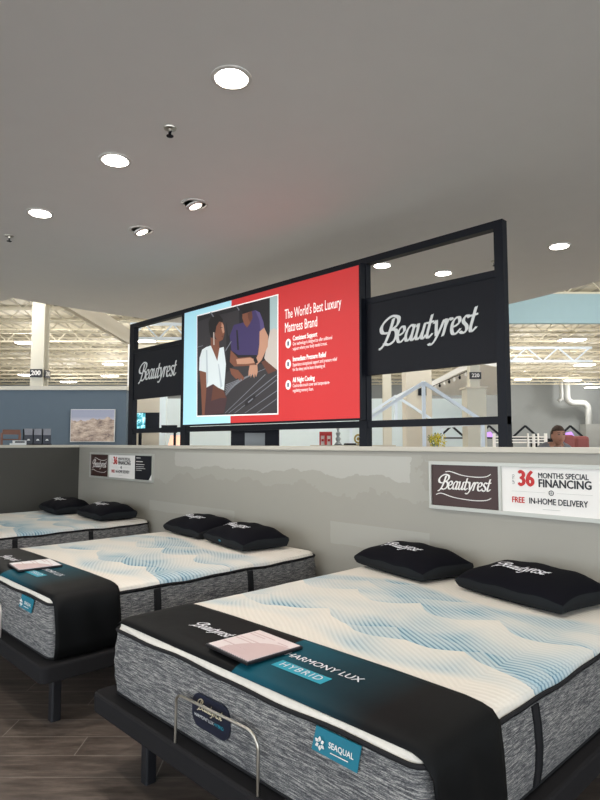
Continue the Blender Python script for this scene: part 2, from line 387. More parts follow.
def text_obj(name, body, mat, parent, fn, size, align='CENTER', bold=0, stretch=1, shear=0, space=1):
    cu = bpy.data.curves.new('t', 'FONT'); cu.body = body; cu.size = size; cu.align_x = align; cu.align_y = 'CENTER'; cu.shear = shear; cu.space_character = space
    cu.resolution_u = 3
    to = bpy.data.objects.new('t', cu); COL.objects.link(to)
    dg = bpy.context.evaluated_depsgraph_get(); dg.update()
    me = bpy.data.meshes.new_from_object(to.evaluated_get(dg)); bpy.data.objects.remove(to); bpy.data.curves.remove(cu)
    if bold:      # heavier weight: shifted copies of the same flat outline
        bm = bmesh.new(); 
        for q, (dx, dy) in enumerate(((-bold, 0), (bold, 0), (0, bold*.7), (0, -bold*.7))):
            n0 = len(bm.verts); bm.from_mesh(me); bm.verts.ensure_lookup_table()
            for v in bm.verts[n0:]: v.co.x += dx/stretch; v.co.y += dy; v.co.z = q*.00012
        bm.to_mesh(me); bm.free()
    for v in me.vertices: v.co = lift(fn, v.co.x*stretch, v.co.y, v.co.z)
    me.name = name; me.materials.clear(); me.materials.append(M[mat])
    for p in me.polygons: p.material_index = 0
    o = bpy.data.objects.new(name, me); COL.objects.link(o); o.parent = parent; return o
def vplane(cx, y, cz): return lambda x, z: (cx+x, y, cz+z)
def hplane(cx, cy, z): return lambda x, y: (cx+x, cy+y, z)
# ================================================================== SETTING
WY = 3.44                       # front face of the booth's half wall
def struct(mb, name, mat=None, **k): return tag(mb.build(name, mat, **k), kind='structure')
m = MB(); m.add([S(-30, -8), S(30, -8), S(30, 7.2), S(-30, 7.2)], [(0, 1, 2, 3)]); struct(m, 'floor', 'floor')
m = MB(); m.add([S(-30, 7.2), S(30, 7.2), S(30, 48), S(-30, 48)], [(0, 1, 2, 3)]); struct(m, 'floor', 'palefloor')
m = MB(); m.box(-7.86, 6, WY, WY+.12, 0, 1.462); struct(m, 'wall_back', 'wall')
m = MB(); m.box(-7.86, -7.70, -3.5, WY, 0, 1.462); struct(m, 'wall_left', 'darkwall')
m = MB(); m.prism([(-7.88, -3.5), (-7.68, -3.5), (-7.68, WY-.02), (6, WY-.02), (6, WY+.16), (-7.88, WY+.16)], 1.462, 1.495); struct(m, 'trim_1', 'cap', bevel=.004)
def smooth_poly(P, n=6): 
    return catmull(P, n)
edge = smooth_poly([(-7.46, -4), (-7.5, 0), (-7.52, 2.2), (-7.58, 2.95), (-7.54, 4.1), (-7.32, 5.1), (-6.35, 6.7), (-4.8, 7.2), (-3.5, 7.1), (-2.45, 6.82), (-1.2, 6.3), (1.5, 5.4), (5, 5)])+[(6, -4)]
m = MB(); m.prism(edge, 3.27, 3.5); struct(m, 'ceiling', 'ceiling')
# store shell
DZ = 6.5
m = MB(); m.add([S(-28, -2, DZ), S(28, -2, DZ), S(28, 47, DZ), S(-28, 47, DZ)], [(0, 3, 2, 1)]); struct(m, 'ceiling', 'deck', recalc=False)
def sbox(mb, s0, s1, d0, d1, z0, z1, mat=None):
    P = [S(s, d, z) for z in (z0, z1) for s, d in ((s0, d0), (s1, d0), (s1, d1), (s0, d1))]
    mb.add(P, [(0, 3, 2, 1), (4, 5, 6, 7), (0, 1, 5, 4), (1, 2, 6, 5), (2, 3, 7, 6), (3, 0, 4, 7)], mat)
m = MB(); sbox(m, -28, 28, 46.8, 47, 0, DZ); struct(m, 'wall_far', 'greywall')
m = MB(); sbox(m, -28, -27.8, 6, 46.8, 0, DZ); struct(m, 'wall_far_left', 'beige')
m = MB(); sbox(m, 27.8, 28, 6, 46.8, 0, DZ); struct(m, 'wall_far_right', 'greywall')
m = MB(); sbox(m, -11, -3.48, 12, 12.15, 0, 2.58); struct(m, 'wall_slate_blue', 'bluewall')
m = MB(); sbox(m, -11, -3.46, 11.97, 12.18, 2.58, 2.66); struct(m, 'trim_2', 'cap')
m = MB(); sbox(m, -3.6, -2.98, 13.1, 13.25, 0, 3.68); struct(m, 'wall_beige', 'beige')
m = MB(); sbox(m, -3.76, -3.60, 13.0, 13.25, 0, 3.68); struct(m, 'trim_3', 'white')
m = MB(); sbox(m, -9.5, 7.4, 24, 24.15, 0, 3.3); struct(m, 'wall_pale_blue', 'paleblue')
m = MB(); sbox(m, 2.2, 16, 17.2, 17.35, 4.98, 5.85); struct(m, 'wall_bulkhead_right', 'bulkblue')
m = MB(); sbox(m, -6.15, -5.98, 9.5, 21, 5.0, 5.5); struct(m, 'wall_bulkhead_left', 'beige')
# distant dropped ceilings
m = MB(); m.prism([(p.x, p.y) for p in [S(-6.0+1.5*cos(a*pi/16), 9.2+1.35*sin(a*pi/16)) for a in range(32)]], 4.0, 4.15); struct(m, 'ceiling', 'ceiling')
m = MB(); m.prism([(p.x, p.y) for p in [S(3.9, 13), S(4.9, 14), S(6.0, 18), S(7.1, 21.5), S(5, 22), S(4.1, 21)]], 3.25, 3.4); struct(m, 'ceiling', 'ceiling')
# roof joists: cream open-web joists, each its own mesh
def joist(d, s0, s1, z0, z1, step, cw, ww, mat, name='ceiling_joist'):
    mb = MB(); mb.bar(S(s0, d, z1), S(s1, d, z1), cw); mb.bar(S(s0, d, z0), S(s1, d, z0), cw)
    s = s0; up = False
    while s < s1-step:
        mb.bar(S(s, d, z1 if up else z0), S(s+step, d, z0 if up else z1), ww); s += step; up = not up
    return tag(mb.build(name, mat, recalc=False), kind='structure')
d = 9.0
while d < 46:
    wdt = max(12, d*.75); joist(d, -wdt, wdt, 5.92, 6.45, .55, .07, .03, 'cream'); d += 2.1
joist(21.0, -6.0, -.5, 5.2, 5.72, .5, .10, .05, 'whitesteel', 'ceiling_girder')
joist(26.5, 8.0, 13.0, 5.15, 5.75, .7, .10, .06, 'whitesteel', 'ceiling_girder')
# ================================================================== RECESSED LIGHTS
def downlight(x, y, label, gimbal=False):
    t = thing('recessed_downlight', label, 'ceiling light', (x, y, 3.27), 0, 'recessed downlights in the booth ceiling')
    mb = MB(); n = 32; r0, r1 = .078, .098
    mb.lathe([(r1, 0), (r1, -.006), (r0+.004, -.008), (r0, -.003), (r0, .0)], n); mb.build('trim_ring', 'trim', t, smooth=True)
    if gimbal:
        mb = MB(); mb.lathe([(.07, .0), (.07, -.010), (.055, -.016), (.05, -.016)], n); g = mb.build('gimbal_ring', 'trim', t, smooth=True); g.location = (.0, .0, -.006); g.rotation_euler = (radians(18), radians(-12), 0)
        mb = MB(); mb.lathe([(.044, -.015), (.044, -.019)], n); l = mb.build('lens', 'lensdim', t, smooth=True); l.location = (0, 0, -.006); l.rotation_euler = g.rotation_euler
    else:
        mb = MB(); mb.lathe([(.074, -.004), (.074, -.0095)], n); mb.build('lens', 'lens', t, smooth=True)
    ld = bpy.data.lights.new('downlight_beam', 'AREA'); ld.shape = 'DISK'; ld.size = .14; ld.energy = DOWN_W*(.55 if gimbal else 1); ld.color = (1, .95, .88); ld.spread = radians(150)
    lo = bpy.data.objects.new('downlight_beam', ld); COL.objects.link(lo); lo.parent = t; lo.location = (0, 0, -.05); return t
for a in [(-2.21, 1.69, 'largest and nearest round recessed downlight, top centre of the picture'),
          (-3.38, 1.69, 'round lit recessed downlight second in the row from the nearest one'),
          (-4.58, 1.69, 'round lit recessed downlight at the far left of the ceiling'),
          (-2.14, 5.30, 'round recessed downlight to the right of the tall black frame'),
          (-3.33, 5.30, 'right one of two downlights seen through the open top right bay of the black frame'),
          (-3.60, 4.63, 'left one of two downlights seen through the open top right bay of the black frame')]:
    downlight(*a)
downlight(-3.61, 2.435, 'glowing adjustable gimbal downlight, the nearer of two tilted ones', True)
downlight(-4.37, 2.43, 'turned away gimbal downlight, the dimmer and farther of two tilted ones', True)
# unseen fixtures outside the frame, added for more light on the beds
for x, y, w_ in [(-.55, 1.69, 'beyond the right edge of the picture'), (-2.2, .4, 'above the aisle at the foot of the foreground bed'), (-3.4, .4, 'above the aisle at the foot of the middle bed'), (-.6, 2.9, 'over the right pillow side, beyond the right edge'), (.2, .4, 'above the place of the viewer')]:
    downlight(x, y, 'recessed downlight added out of view '+w_)
def sprinkler(x, y, label):
    t = thing('fire_sprinkler', label, 'sprinkler', (x, y, 3.27), 0, 'sprinkler heads in the booth ceiling')
    mb = MB(); mb.lathe([(.036, 0), (.034, -.006), (.014, -.009), (.012, -.02)], 20); mb.build('escutcheon', 'chrome', t, smooth=True)
    mb = MB(); mb.bar((-.013, 0, -.02), (-.006, 0, -.045), .004); mb.bar((.013, 0, -.02), (.006, 0, -.045), .004); mb.lathe([(.02, -.045), (.02, -.048)], 14); mb.bar((0, 0, -.01), (0, 0, -.05), .006); mb.build('sprinkler_head', 'blackmetal', t)
sprinkler(-2.817, 1.73, 'small dark sprinkler head between the two nearest downlights')
sprinkler(-5.28, 1.70, 'small dark sprinkler head near the left edge of the picture')
sprinkler(-2.76, 5.30, 'small dark sprinkler head seen through the top right bay of the black frame')
# ================================================================== HIGH BAYS
def highbay(s, dd, label, z=5.6):
    t = thing('high_bay_light', label, 'warehouse light', S(s, dd, z), YAW, 'high bay lights under the warehouse roof')
    mb = MB(); mb.box(-.5, .5, -.25, .25, 0, .07); mb.build('housing', 'white', t, bevel=.01)
    mb = MB(); mb.box(-.47, .47, -.22, .22, -.02, 0); mb.build('lens', 'bay', t)
    mb = MB(); mb.bar((-.3, 0, .07), (-.02, 0, .35), .012); mb.bar((.3, 0, .07), (.02, 0, .35), .012); mb.bar((0, 0, .35), (0, 0, .9), .012); mb.build('hanger', 'cream', t)
    ld = bpy.data.lights.new('bay_beam', 'POINT'); ld.shadow_soft_size = .25; ld.energy = BAY_W; ld.color = (1, .97, .93)
    lo = bpy.data.objects.new('bay_beam', ld); COL.objects.link(lo); lo.parent = t; lo.location = (0, 0, -.32)
for s, dd, lb in [(-11.1, 24.3, 'largest lit high bay on the left, just left of the cream column'),
    (-9.7, 30.9, 'lit high bay hanging to the right of the cream column on the left'),
    (-16.4, 35.9, 'small lit high bay behind the cream column sign'),
    (-15.5, 40.0, 'smallest lit high bay low above the slate blue wall'),
    (-11.6, 36.4, 'lit high bay beside the white end post of the slate blue wall'),
    (-6.3, 23.8, 'lit high bay seen through the top left bay of the black frame'),
    (10.8, 23.6, 'largest lit high bay below the pale blue bulkhead on the right'),
    (10.9, 29.3, 'lit high bay left of the white girder on the right'),
    (14.9, 31.2, 'lit high bay at the right end of the white girder'),
    (14.3, 38.3, 'lit high bay just right of the tall black frame, low'),
    (17.8, 39.0, 'lit high bay above the bend of the grey duct'),
    (13.3, 43.0, 'lit high bay seen through the lower right bay of the black frame'),
    (21.5, 44.0, 'lit high bay nearest the far right wall'),
    (3.7, 30, 'high bay above the cream column behind the gable frame'),
    (-2.0, 10.5, 'unseen high bay added above the booth ceiling, left of centre'), (3.0, 11.0, 'unseen high bay added above the booth ceiling, right of centre'),  # from here on unseen bays, added to brighten the store and booth ceiling
    (0.5, 19.0, 'unseen high bay added behind the lit poster'), (-8.0, 14.0, 'unseen high bay added above the booth ceiling on the left'), (8.5, 13.0, 'unseen high bay added above the booth ceiling on the right'), (-1.5, 31.0, 'unseen high bay added behind the poster, far back')]:
    highbay(s, dd, lb)
# projector-like small fixture left
t = thing('suspended_sensor', 'small white box hanging on a thin rod near the left bulkhead', 'sensor', S(-5.2, 14, 5.05), YAW)
mb = MB(); mb.box(-.14, .14, -.1, .1, 0, .1); mb.box(-.02, .18, -.06, .06, -.03, 0); mb.build('sensor_body', 'white', t, bevel=.01)
mb = MB(); mb.bar((-.06, 0, .1), (-.06, 0, 1.4), .02); mb.build('rod', 'cream', t)
# ================================================================== BEDS
BW, BL, BH = 1.73, 2.03, .295
ZB = .365
def dist_edge(x, y, a=BW/2, b=BL/2, r=.06):
    qx = abs(x)-(a-r); qy = abs(y)-(b-r)
    d = sqrt(max(qx, 0)**2+max(qy, 0)**2)+min(max(qx, qy), 0)-r
    return -d
def ztop(x, y):
    d = max(0, dist_edge(x, y)); k = min(1, d/.10)
    return BH+.045*sqrt(max(0, 1-(1-k)**2))+.008*min(1, d/.5)
def make_base(loc, label, grp='adjustable bed bases'):
    t = thing('adjustable_bed_base', label, 'bed base', loc, 0, grp)
    mb = MB(); P = [(x-.02, y-.025) for x, y in rrect(BW/2+.07, BL/2+.035, .045)]
    for (z, o) in (): pass
    mb.prism(P, .27, .36); mb.build('base_panel', 'basefab', t, bevel=.012)
    for sx in (-1, 1):
        for sy in (-1, 1):
            l = MB(); l.prism(rrect(.027, .027, .01, 3), 0, .27); l.build('leg', 'legblack', t, loc=(sx*(BW/2-.185)+(.05 if sx > 0 else 0), sy*(BL/2-.09), 0))
    y = -BL/2-.045; P = []
    w2 = .238; r = .05
    P += [(-w2-.02, y, .33), (-w2-.02, y, .36), (-w2-.018, y, .50)]
    for k in range(7): a = pi-k*pi/2/6; P.append((-w2-.018+r*.8+r*.8*cos(a), y, .515+r*.8*sin(a)*.75))
    for k in range(7): a = pi/2-k*pi/2/6; P.append((w2-r+r*1.2*cos(a)-.01, y, .505+r*sin(a)))
    P += [(w2+.0, y, .42), (w2, y, .33)]
    b = MB(); b.tube(P, .0055, 8); b.build('retainer_bar', 'chrome', t, smooth=True)['label'] = 'bent satin chrome bar holding the mattress foot'
    return t
def make_mattress(loc, label):
    t = thing('mattress', label, 'mattress', loc, 0, 'display mattresses with wave pattern tops')
    n = 10; N = None
    def outline(off, z, wav=0):
        P = rrect(BW/2+off, BL/2+off, .06+off*.5, 8); out = []
        # resample long sides for waviness
        R = []
        for i in range(len(P)):
            a = P[i]; b = P[(i+1) % len(P)]; L = sqrt((a[0]-b[0])**2+(a[1]-b[1])**2); k = max(1, int(round(L/.06))) if L > .3 else 1
            for j in range(k): R.append((a[0]+(b[0]-a[0])*j/k, a[1]+(b[1]-a[1])*j/k))
        for x, y in R:
            s = x*1.0+y*1.3; out.append((x, y, z+wav*(sin(s*7)+.6*sin(s*15+1))))
        return out
    lev = [(-.03, 0, 0), (-.008, .004, 0), (.0, .02, 0), (.010, .08, 0), (.014, .15, 0), (.010, .22, .001), (.002, .28, .003), (-.004, BH-.004, .004)]
    rings = [outline(*l) for l in lev]; N = len(rings[0]); mb = MB()
    vs = [p for r in rings for p in r]; fs = []
    for i in range(len(rings)-1):
        for k in range(N): fs.append((i*N+k, i*N+(k+1) % N, (i+1)*N+(k+1) % N, (i+1)*N+k))
    fs.append(tuple(range(N))[::-1]); mb.add(vs, fs); mb.build('border', 'border', t, smooth=True)
    # top panel
    base = outline(-.002, BH, .004); rings = [base]
    for f in (.008, .02, .035, .055, .08, .10, .14, .2, .35, .6):
        pass
    mb = MB(); rings = []
    offs = [0, .006, .015, .028, .045, .07, .10, .16, .26, .42, .6, .75, .855]
    for o in offs:
        R = []
        for (x, y, z) in base:
            k = 1
            ax = max(0, BW/2-o-.002)/(BW/2); ay = max(0.0, (BL/2-o-.002))/(BL/2)
            X, Y_ = x*ax, y*ay; dd = dist_edge(X, Y_)
            zz = ztop(X, Y_) if o > 0 else z
            if o > 0: zz += (z-BH)*max(0, 1-o/.06)
            R.append((X, Y_, zz))
        rings.append(R)
    vs = [p for r in rings for p in r]; fs = []
    for i in range(len(rings)-1):
        for k in range(N): fs.append((i*N+k, i*N+(k+1) % N, (i+1)*N+(k+1) % N, (i+1)*N+k))
    fs.append(tuple((len(rings)-1)*N+k for k in range(N))); mb.add(vs, fs); mb.build('quilted_top', 'top', t, smooth=True)
    mb = MB(); mb.tube([(x*1.002, y*1.002, z) for x, y, z in outline(.001, BH-.002, .004)], .0075, 6, closed=True); mb.tube(outline(-.004, .012), .006, 6, closed=True); mb.build('edge_tape', 'tape', t, smooth=True)
    for sx in (-1, 1):
        for yy in (-.38, .345):
            mb = MB()
            prof = [(.001, .02), (.011, .08), (.015, .15), (.011, .22), (.003, .28)]
            for i in range(len(prof)-1):
                (o0, z0), (o1, z1) = prof[i], prof[i+1]
                x0 = sx*(BW/2+o0); x1 = sx*(BW/2+o1); q = sx*.004
                mb.add([(x0-q, yy-.022, z0), (x0-q, yy+.022, z0), (x1-q, yy+.022, z1), (x1-q, yy-.022, z1), (x0+q, yy-.022, z0), (x0+q, yy+.022, z0), (x1+q, yy+.022, z1), (x1+q, yy-.022, z1)],
                       [(0, 1, 2, 3), (7, 6, 5, 4), (0, 4, 5, 1), (1, 5, 6, 2), (2, 6, 7, 3), (3, 7, 4, 0)])
            for e in (-.02, .02): mb.tube([(sx*(BW/2+o+.004), yy+e, z) for o, z in prof], .004, 6)
            mb.build('handle_strap', 'tape', t)
    fy = -BL/2-.016
    mb = MB(); mb.prismY([(x-.068, z+.148) for x, z in rrect(.118, .062, .05)], fy-.003, fy+.006); bd = mb.build('badge', 'badge', t); bd['label'] = 'navy rounded badge on the foot end'
    logo_obj('badge_logo', 'gold', bd, vplane(-.068, fy-.0045, .165), .15)
    text_obj('badge_text', 'HARMONY LUX', 'silver', bd, vplane(-.105, fy-.0045, .128), .017)
    text_obj('badge_text', 'HYBRID', 'tealbright', bd, vplane(-.012, fy-.0045, .128), .017)
    y = fy-.004
    mb = MB(); mb.add([(.475, y+.008, BH-.006), (.655, y+.008, BH-.006), (.648, y-.004, BH-.078), (.468, y-.006, BH-.073), (.475, y+.004+.008, BH-.006), (.655, y+.012, BH-.006), (.648, y, BH-.078), (.468, y-.002, BH-.073)],
        [(0, 3, 2, 1), (4, 5, 6, 7), (0, 1, 5, 4), (1, 2, 6, 5), (2, 3, 7, 6), (3, 0, 4, 7)]); tg = mb.build('fabric_tag', 'teal', t); tg['label'] = 'teal fabric tag under the edge tape'
    fn = lambda x, z: (.562+x, y-.0015+.012*(z+.03)/.08, BH-.045+z)
    text_obj('tag_text', 'SEAQUAL', 'white', tg, lambda x, z: (.582+x, y-.0055+(z+.045)*.15, BH-.042+z), .023, bold=.0004)
    mb = MB(); mb.box(.547, .617, y-.0075, y-.006, BH-.0585, BH-.0565); mb.build('tag_rule', 'white', tg)
    mb = MB()
    for k in range(6):
        a = k*pi/3+.4; cx, cz = .503, BH-.045
        mb.prismY([(cx+cos(a)*.006, cz+sin(a)*.006), (cx+cos(a+.5)*.015, cz+sin(a+.5)*.015), (cx+cos(a+.1)*.021, cz+sin(a+.1)*.021), (cx+cos(a-.3)*.013, cz+sin(a-.3)*.013)], y-.0075, y-.005)
    mb.build('tag_symbol', 'white', tg)
    return t
def make_runner(loc, label):
    t = thing('foot_runner', label, 'bed runner', loc, 0, 'black printed runners over the mattress feet')
    y0 = -BL/2+.012; y1 = -BL/2+.39
    xs = []
    H = BW/2+.017
    # cross path parameter: list of (x, z or None)
    path = [(-H-.001, .014), (-H-.001, .08), (-H-.001, .16), (-H, .23), (-H+.002, .275), (-H+.012, .312), (-H+.035, .338), (-H+.07, None)]
    k = 28
    for i in range(1, k): path.append((-H+.07+(2*H-.14)*i/k, None))
    path += [(-x, z) for x, z in path[7::-1]]
    ny = 16; V = []; F = []
    for x, z in path:
        for j in range(ny+1):
            y = y0+(y1-y0)*j/ny
            if z is not None and x < 0: y += .09*(1-j/ny)*min(1, max(0, (.338-z)/.06))
            zz = z
            if z is None: zz = ztop(x, y)+.004
            elif z > .3: 
                zz = z - max(0, (.348-ztop(BW/2-.07, y)))*.9
            if z is not None and z < .29:
                xx = x+.004*sin(j*.9+z*9)*(1 if x > 0 else -1)
            else: xx = x
            V.append((xx, y+(.006*sin(z*14) if (z is not None and z < .3) else 0), zz))
    for i in range(len(path)-1):
        for j in range(ny): F.append((i*(ny+1)+j, (i+1)*(ny+1)+j, (i+1)*(ny+1)+j+1, i*(ny+1)+j+1))
    mb = MB(); mb.add(V, F); o = mb.build('runner_cloth', 'runner', t, smooth=True)
    for a in (): pass
    sm = o.modifiers.new('solid', 'SOLIDIFY'); sm.thickness = .004; sm.offset = 1 if True else -1
    top = lambda cx, cy: (lambda x, y: (cx+x, cy+y, ztop(cx+x, cy+y)+.0105))
    logo_obj('runner_logo', 'thread', t, top(-.35, -BL/2+.19), .245)
    text_obj('runner_text', 'HARMONY LUX', 'thread', t, top(.272, -BL/2+.226), .052, bold=.0006, space=1)
    mb = MB(); Vv = []; 
    for i in range(9):
        for j in range(3): Vv.append((.125+.25*i/8, -BL/2+.110+.06*j/2, ztop(.2, -BL/2+.110+.06*j/2)+.0098))
    mb.add(Vv, [(i*3+j, (i+1)*3+j, (i+1)*3+j+1, i*3+j+1) for i in range(8) for j in range(2)]); bl = mb.build('name_block', 'tealbright', t, recalc=False)
    text_obj('block_text', 'HYBRID', 'thread', bl, lambda x, y: (.25+x, -BL/2+.140+y, ztop(.25, -BL/2+.140+y)+.0115), .05, space=1.25)
    return t
def make_card(loc, rz, label, paper='cardpaper'):
    t = thing('price_card', label, 'sign card', loc, rz, 'framed cards lying on the runners')
    mb = MB(); mb.box(-.138, .138, -.135, .135, 0, .012); mb.build('card_frame', 'cardframe', t, bevel=.003)
    mb = MB(); mb.box(-.13, .13, -.126, .126, .012, .0135); c = mb.build('card_paper', paper, t)
    mb = MB(); P = [(.145, .04)]+[(.145-.19*sin(a*pi/20)*.9, -.125+.0+.165*cos(a*pi/20)) for a in range(0, 11)]; P = [(.13, -.126)]+[(.13-.19*sin(a*pi/20), -.126+.2*cos(a*pi/20)) for a in range(11)]
    mb.prism(P[1:]+[(.145, -.125)][:0]+[P[0]], .0135, .0142); mb.build('printed_arc', 'cardarc', c)
    mb = MB()
    for k, (a, b, yy) in enumerate([(-.12, .02, .09), (-.12, -.02, .07), (-.12, .04, .02), (-.12, 0, 0), (-.12, .03, -.06), (.05, .11, .08)]): mb.box(a, b, yy-.003, yy+.003, .0142, .0146)
    mb.box(-.06, .06, -.1, -.075, .0142, .0146)
    mb.build('printed_lines', 'cardarc', c)
    return t
PA, PB = .335, .20
def pil_xy(u, v):
    return PA*u*(1-.05*(1-v*v))*(1) + 0, PB*v*(1-.09*(1-u*u)*0+.0)*(1+.05*(1-u*u))
def pil_top(u, v): return .074+.010*(v+1)+.080*(max(0, 1-abs(u)**3.0)*max(0, 1-abs(v)**2.6))**.62
def pil_low(u, v): return .062-.006*(u*u+v*v)-.0+ .02*(abs(u)**6*abs(v)**6)
def make_pillow(loc, rz, label, tealtag=False, tilt=0):
    t = thing('pillow', label, 'pillow', loc, rz, 'black display pillows'); t.rotation_euler = (tilt, 0, rz)
    n = 22; V = []; F = []
    g = [(-1+2*i/n) for i in range(n+1)]; g = [sin(x*pi/2) for x in g]
    for u in g:
        for v in g:
            x, y = pil_xy(u, v); V.append((x, y, pil_top(u, v)-.012*abs(u)**4*abs(v)**4+.004*sin(u*9+v*4)))
    for i in range(n):
        for j in range(n): F.append((i*(n+1)+j, (i+1)*(n+1)+j, (i+1)*(n+1)+j+1, i*(n+1)+j+1))
    # under side
    o = len(V)
    for u in g:
        for v in g:
            x, y = pil_xy(u, v); k = (abs(u)**4+abs(v)**4); V.append((x*.965, y*.95, .0+.018*min(1, k)*max(abs(u), abs(v))**8))
    for i in range(n):
        for j in range(n): F.append((o+i*(n+1)+j, o+i*(n+1)+j+1, o+(i+1)*(n+1)+j+1, o+(i+1)*(n+1)+j))
    mb = MB(); mb.add(V, F); mb.build('pillow_cover', 'pillowblack', t, smooth=True, recalc=False)
    # gusset band
    ring = [(u, -1) for u in g]+[(1, v) for v in g[1:]]+[(u, 1) for u in g[::-1][1:]]+[(-1, v) for v in g[::-1][1:-1]]
    V = []; L = len(ring)
    for f in range(4):
        for (u, v) in ring:
            x, y = pil_xy(u, v); zt = pil_top(u, v)-.012*abs(u)**4*abs(v)**4+.004*sin(u*9+v*4); zb = .0+.018
            k = (0, .33, .7, 1)[f]; b = (0, .7, 1, .0)[f]*.01
            sx = 1-(1-.965)*(1-k); sy = 1-(1-.95)*(1-k)
            l = sqrt(x*x+y*y); V.append((x*sx*(1+b/l), y*sy*(1+b/l), zb+(zt-zb)*k))
    F = [(f*L+i, f*L+(i+1) % L, (f+1)*L+(i+1) % L, (f+1)*L+i) for f in range(3) for i in range(L)]
    mb = MB(); mb.add(V, F); mb.build('gusset', 'gusset', t, smooth=True, recalc=False)
    def fn(x, y):
        y2 = y-.075; return (x, y2, pil_top(x/PA, y2/PB)+.004*sin(x/PA*9+y2/PB*4)+.0025)
    logo_obj('embroidered_logo', 'thread', t, fn, .30)
    if tealtag:
        mb = MB(); mb.box(-.03, .0, -PB-.016, -PB-.010, .045, .060); mb.build('small_tag', 'teal', t)
    return t
beds = [(-1.815, 1.385, 'near', 'nearest'), (-4.125, 1.325, 'middle', 'middle'), (-6.68, 1.375, 'far', 'farthest')]
root = None
for i, (cx, fy, nm, w_) in enumerate(beds):
    cy = fy+BL/2
    lbb = ['charcoal upholstered bed base in the foreground with black legs and chrome bar', 'charcoal bed base under the middle mattress, behind the foreground bed', 'charcoal bed base under the farthest mattress by the dark half wall'][i]
    lbm = ['large foreground mattress with grey heathered border and blue wave top', 'middle mattress with blue scalloped top, between the other two beds', 'farthest mattress at the left edge beside the dark half wall'][i]
    lbr = ['black runner with teal lettering block draped over the foreground mattress foot', 'black runner draped over the foot of the middle mattress', 'black runner on the foot of the farthest mattress'][i]
    if i == 0:
        b0 = make_base((cx, cy, 0), lbb); m0 = make_mattress((cx, cy, ZB-.003), lbm); r0 = make_runner((cx, cy, ZB-.003), lbr)
    else:
        dup(b0, (cx, cy, 0), 0, lbb); dup(m0, (cx, cy, ZB-.003), 0, lbm)
        if i == 1: dup(r0, (cx, cy, ZB-.003), 0, lbr)
c0 = make_card((-1.860, 1.385+.172, ZB+.353), radians(-3), 'pink and white framed card lying on the foreground bed runner')
make_card((-4.07, 1.325+.215, ZB+.353), radians(-6), 'white framed card lying on the middle bed runner', 'cardwhite')
PZ = ZB+BH+.056
p0 = make_pillow((-2.29, 3.21, PZ-.006), radians(-14), 'black logo pillow on the left half of the foreground bed head')
p1 = dup(p0, (-1.465, 3.115, PZ-.006), radians(-13), 'black logo pillow on the right half of the foreground bed head')
p2 = dup(p0, (-4.53, 3.16, PZ-.006), radians(-6), 'black logo pillow at the back left of the middle bed, partly hidden')
p3 = make_pillow((-3.79, 3.07, PZ-.006), radians(-10), 'black logo pillow with tiny teal tag, front right on the middle bed', True)
p4 = dup(p0, (-7.05, 2.99, PZ-.006), radians(-6), 'left black pillow on the farthest bed beside the dark wall')
p5 = dup(p0, (-6.20, 3.09, PZ-.006), radians(-4), 'right black pillow on the farthest bed below the small financing sign')
# ================================================================== WALL SIGNS
def make_sign(x0, label):
    t = thing('wall_sign', label, 'sign', (x0, WY, 1.09), 0, 'financing signs on the half wall')
    Wd, Ht = 1.53, .31
    mb = MB(); y = -.022
    mb.box(0, Wd, y, 0, 0, .022); mb.box(0, Wd, y, 0, Ht-.022, Ht); mb.box(0, .016, y, 0, .022, Ht-.022); mb.box(Wd-.016, Wd, y, 0, .022, Ht-.022); mb.box(.494, .512, y, 0, .022, Ht-.022)
    mb.build('sign_frame', 'alu', t)
    mb = MB(); mb.box(.016, .494, -.010, 0, .022, Ht-.022); p = mb.build('brown_panel', 'brown', t)
    logo_obj('panel_logo', 'white', p, vplane(.255, -.0115, .158), .36, True)
    mb = MB(); mb.box(.512, 1.13, -.010, 0, .022, Ht-.022); p = mb.build('offer_panel', 'white', t)
    y = -.0115
    text_obj('offer_number', '36', 'redink', p, vplane(.664, y, .218), .125, bold=.006, stretch=.80)
    text_obj('offer_text', 'MONTHS SPECIAL', 'ink', p, vplane(.737, y, .241), .044, 'LEFT', bold=.0012, stretch=.80)
    text_obj('offer_text', 'FINANCING', 'ink', p, vplane(.737, y, .196), .064, 'LEFT', bold=.0022, stretch=.86)
    text_obj('offer_text', 'UP TO', 'ink', p, lambda a, b: (.588-b, y, .215+a), .02)
    text_obj('offer_text', 'FREE', 'redink', p, vplane(.574, y, .093), .048, 'LEFT', bold=.0016, stretch=.80)
    text_obj('offer_text', 'IN-HOME DELIVERY', 'ink', p, vplane(.679, y, .093), .048, 'LEFT', bold=.0012, stretch=.79)
    mb = MB(); mb.box(.576, .78, y-.0005, y, .144, .1455); mb.box(.845, 1.039, y-.0005, y, .144, .1455); mb.box(.76, .86, y-.0005, y, .048, .0505); mb.build('rule_lines', 'alu', p)
    mb = MB(); mb.tube([(.812+.013*cos(k*pi/10), y, .145+.013*sin(k*pi/10)) for k in range(20)], .0022, 5, closed=True); mb.box(.804, .820, y-.001, y, .144, .146); mb.box(.811, .813, y-.001, y, .137, .153); mb.build('plus_symbol', 'ink', p)
    mb = MB(); mb.box(1.13, Wd-.016, -.010, 0, .022, Ht-.022); p = mb.build('dark_panel', 'panelblack', t)
    mb = MB(); mb.prismY([(Wd-.016, .022), (Wd-.016, .11), (Wd-.09, .022)], y, y+.001)
    for k, (a, b, zz, h) in enumerate([(1.16, 1.25, .262, .006), (1.16, 1.30, .222, .008), (1.16, 1.34, .19, .005), (1.16, 1.33, .165, .004), (1.16, 1.36, .145, .004), (1.16, 1.28, .125, .004)]): mb.box(a, b, y, y+.001, zz-h/2, zz+h/2)
    mb.build('white_corner_print', 'white', p)
    return t
s0 = make_sign(-2.285, 'large near sign on the half wall reading 36 months special financing')
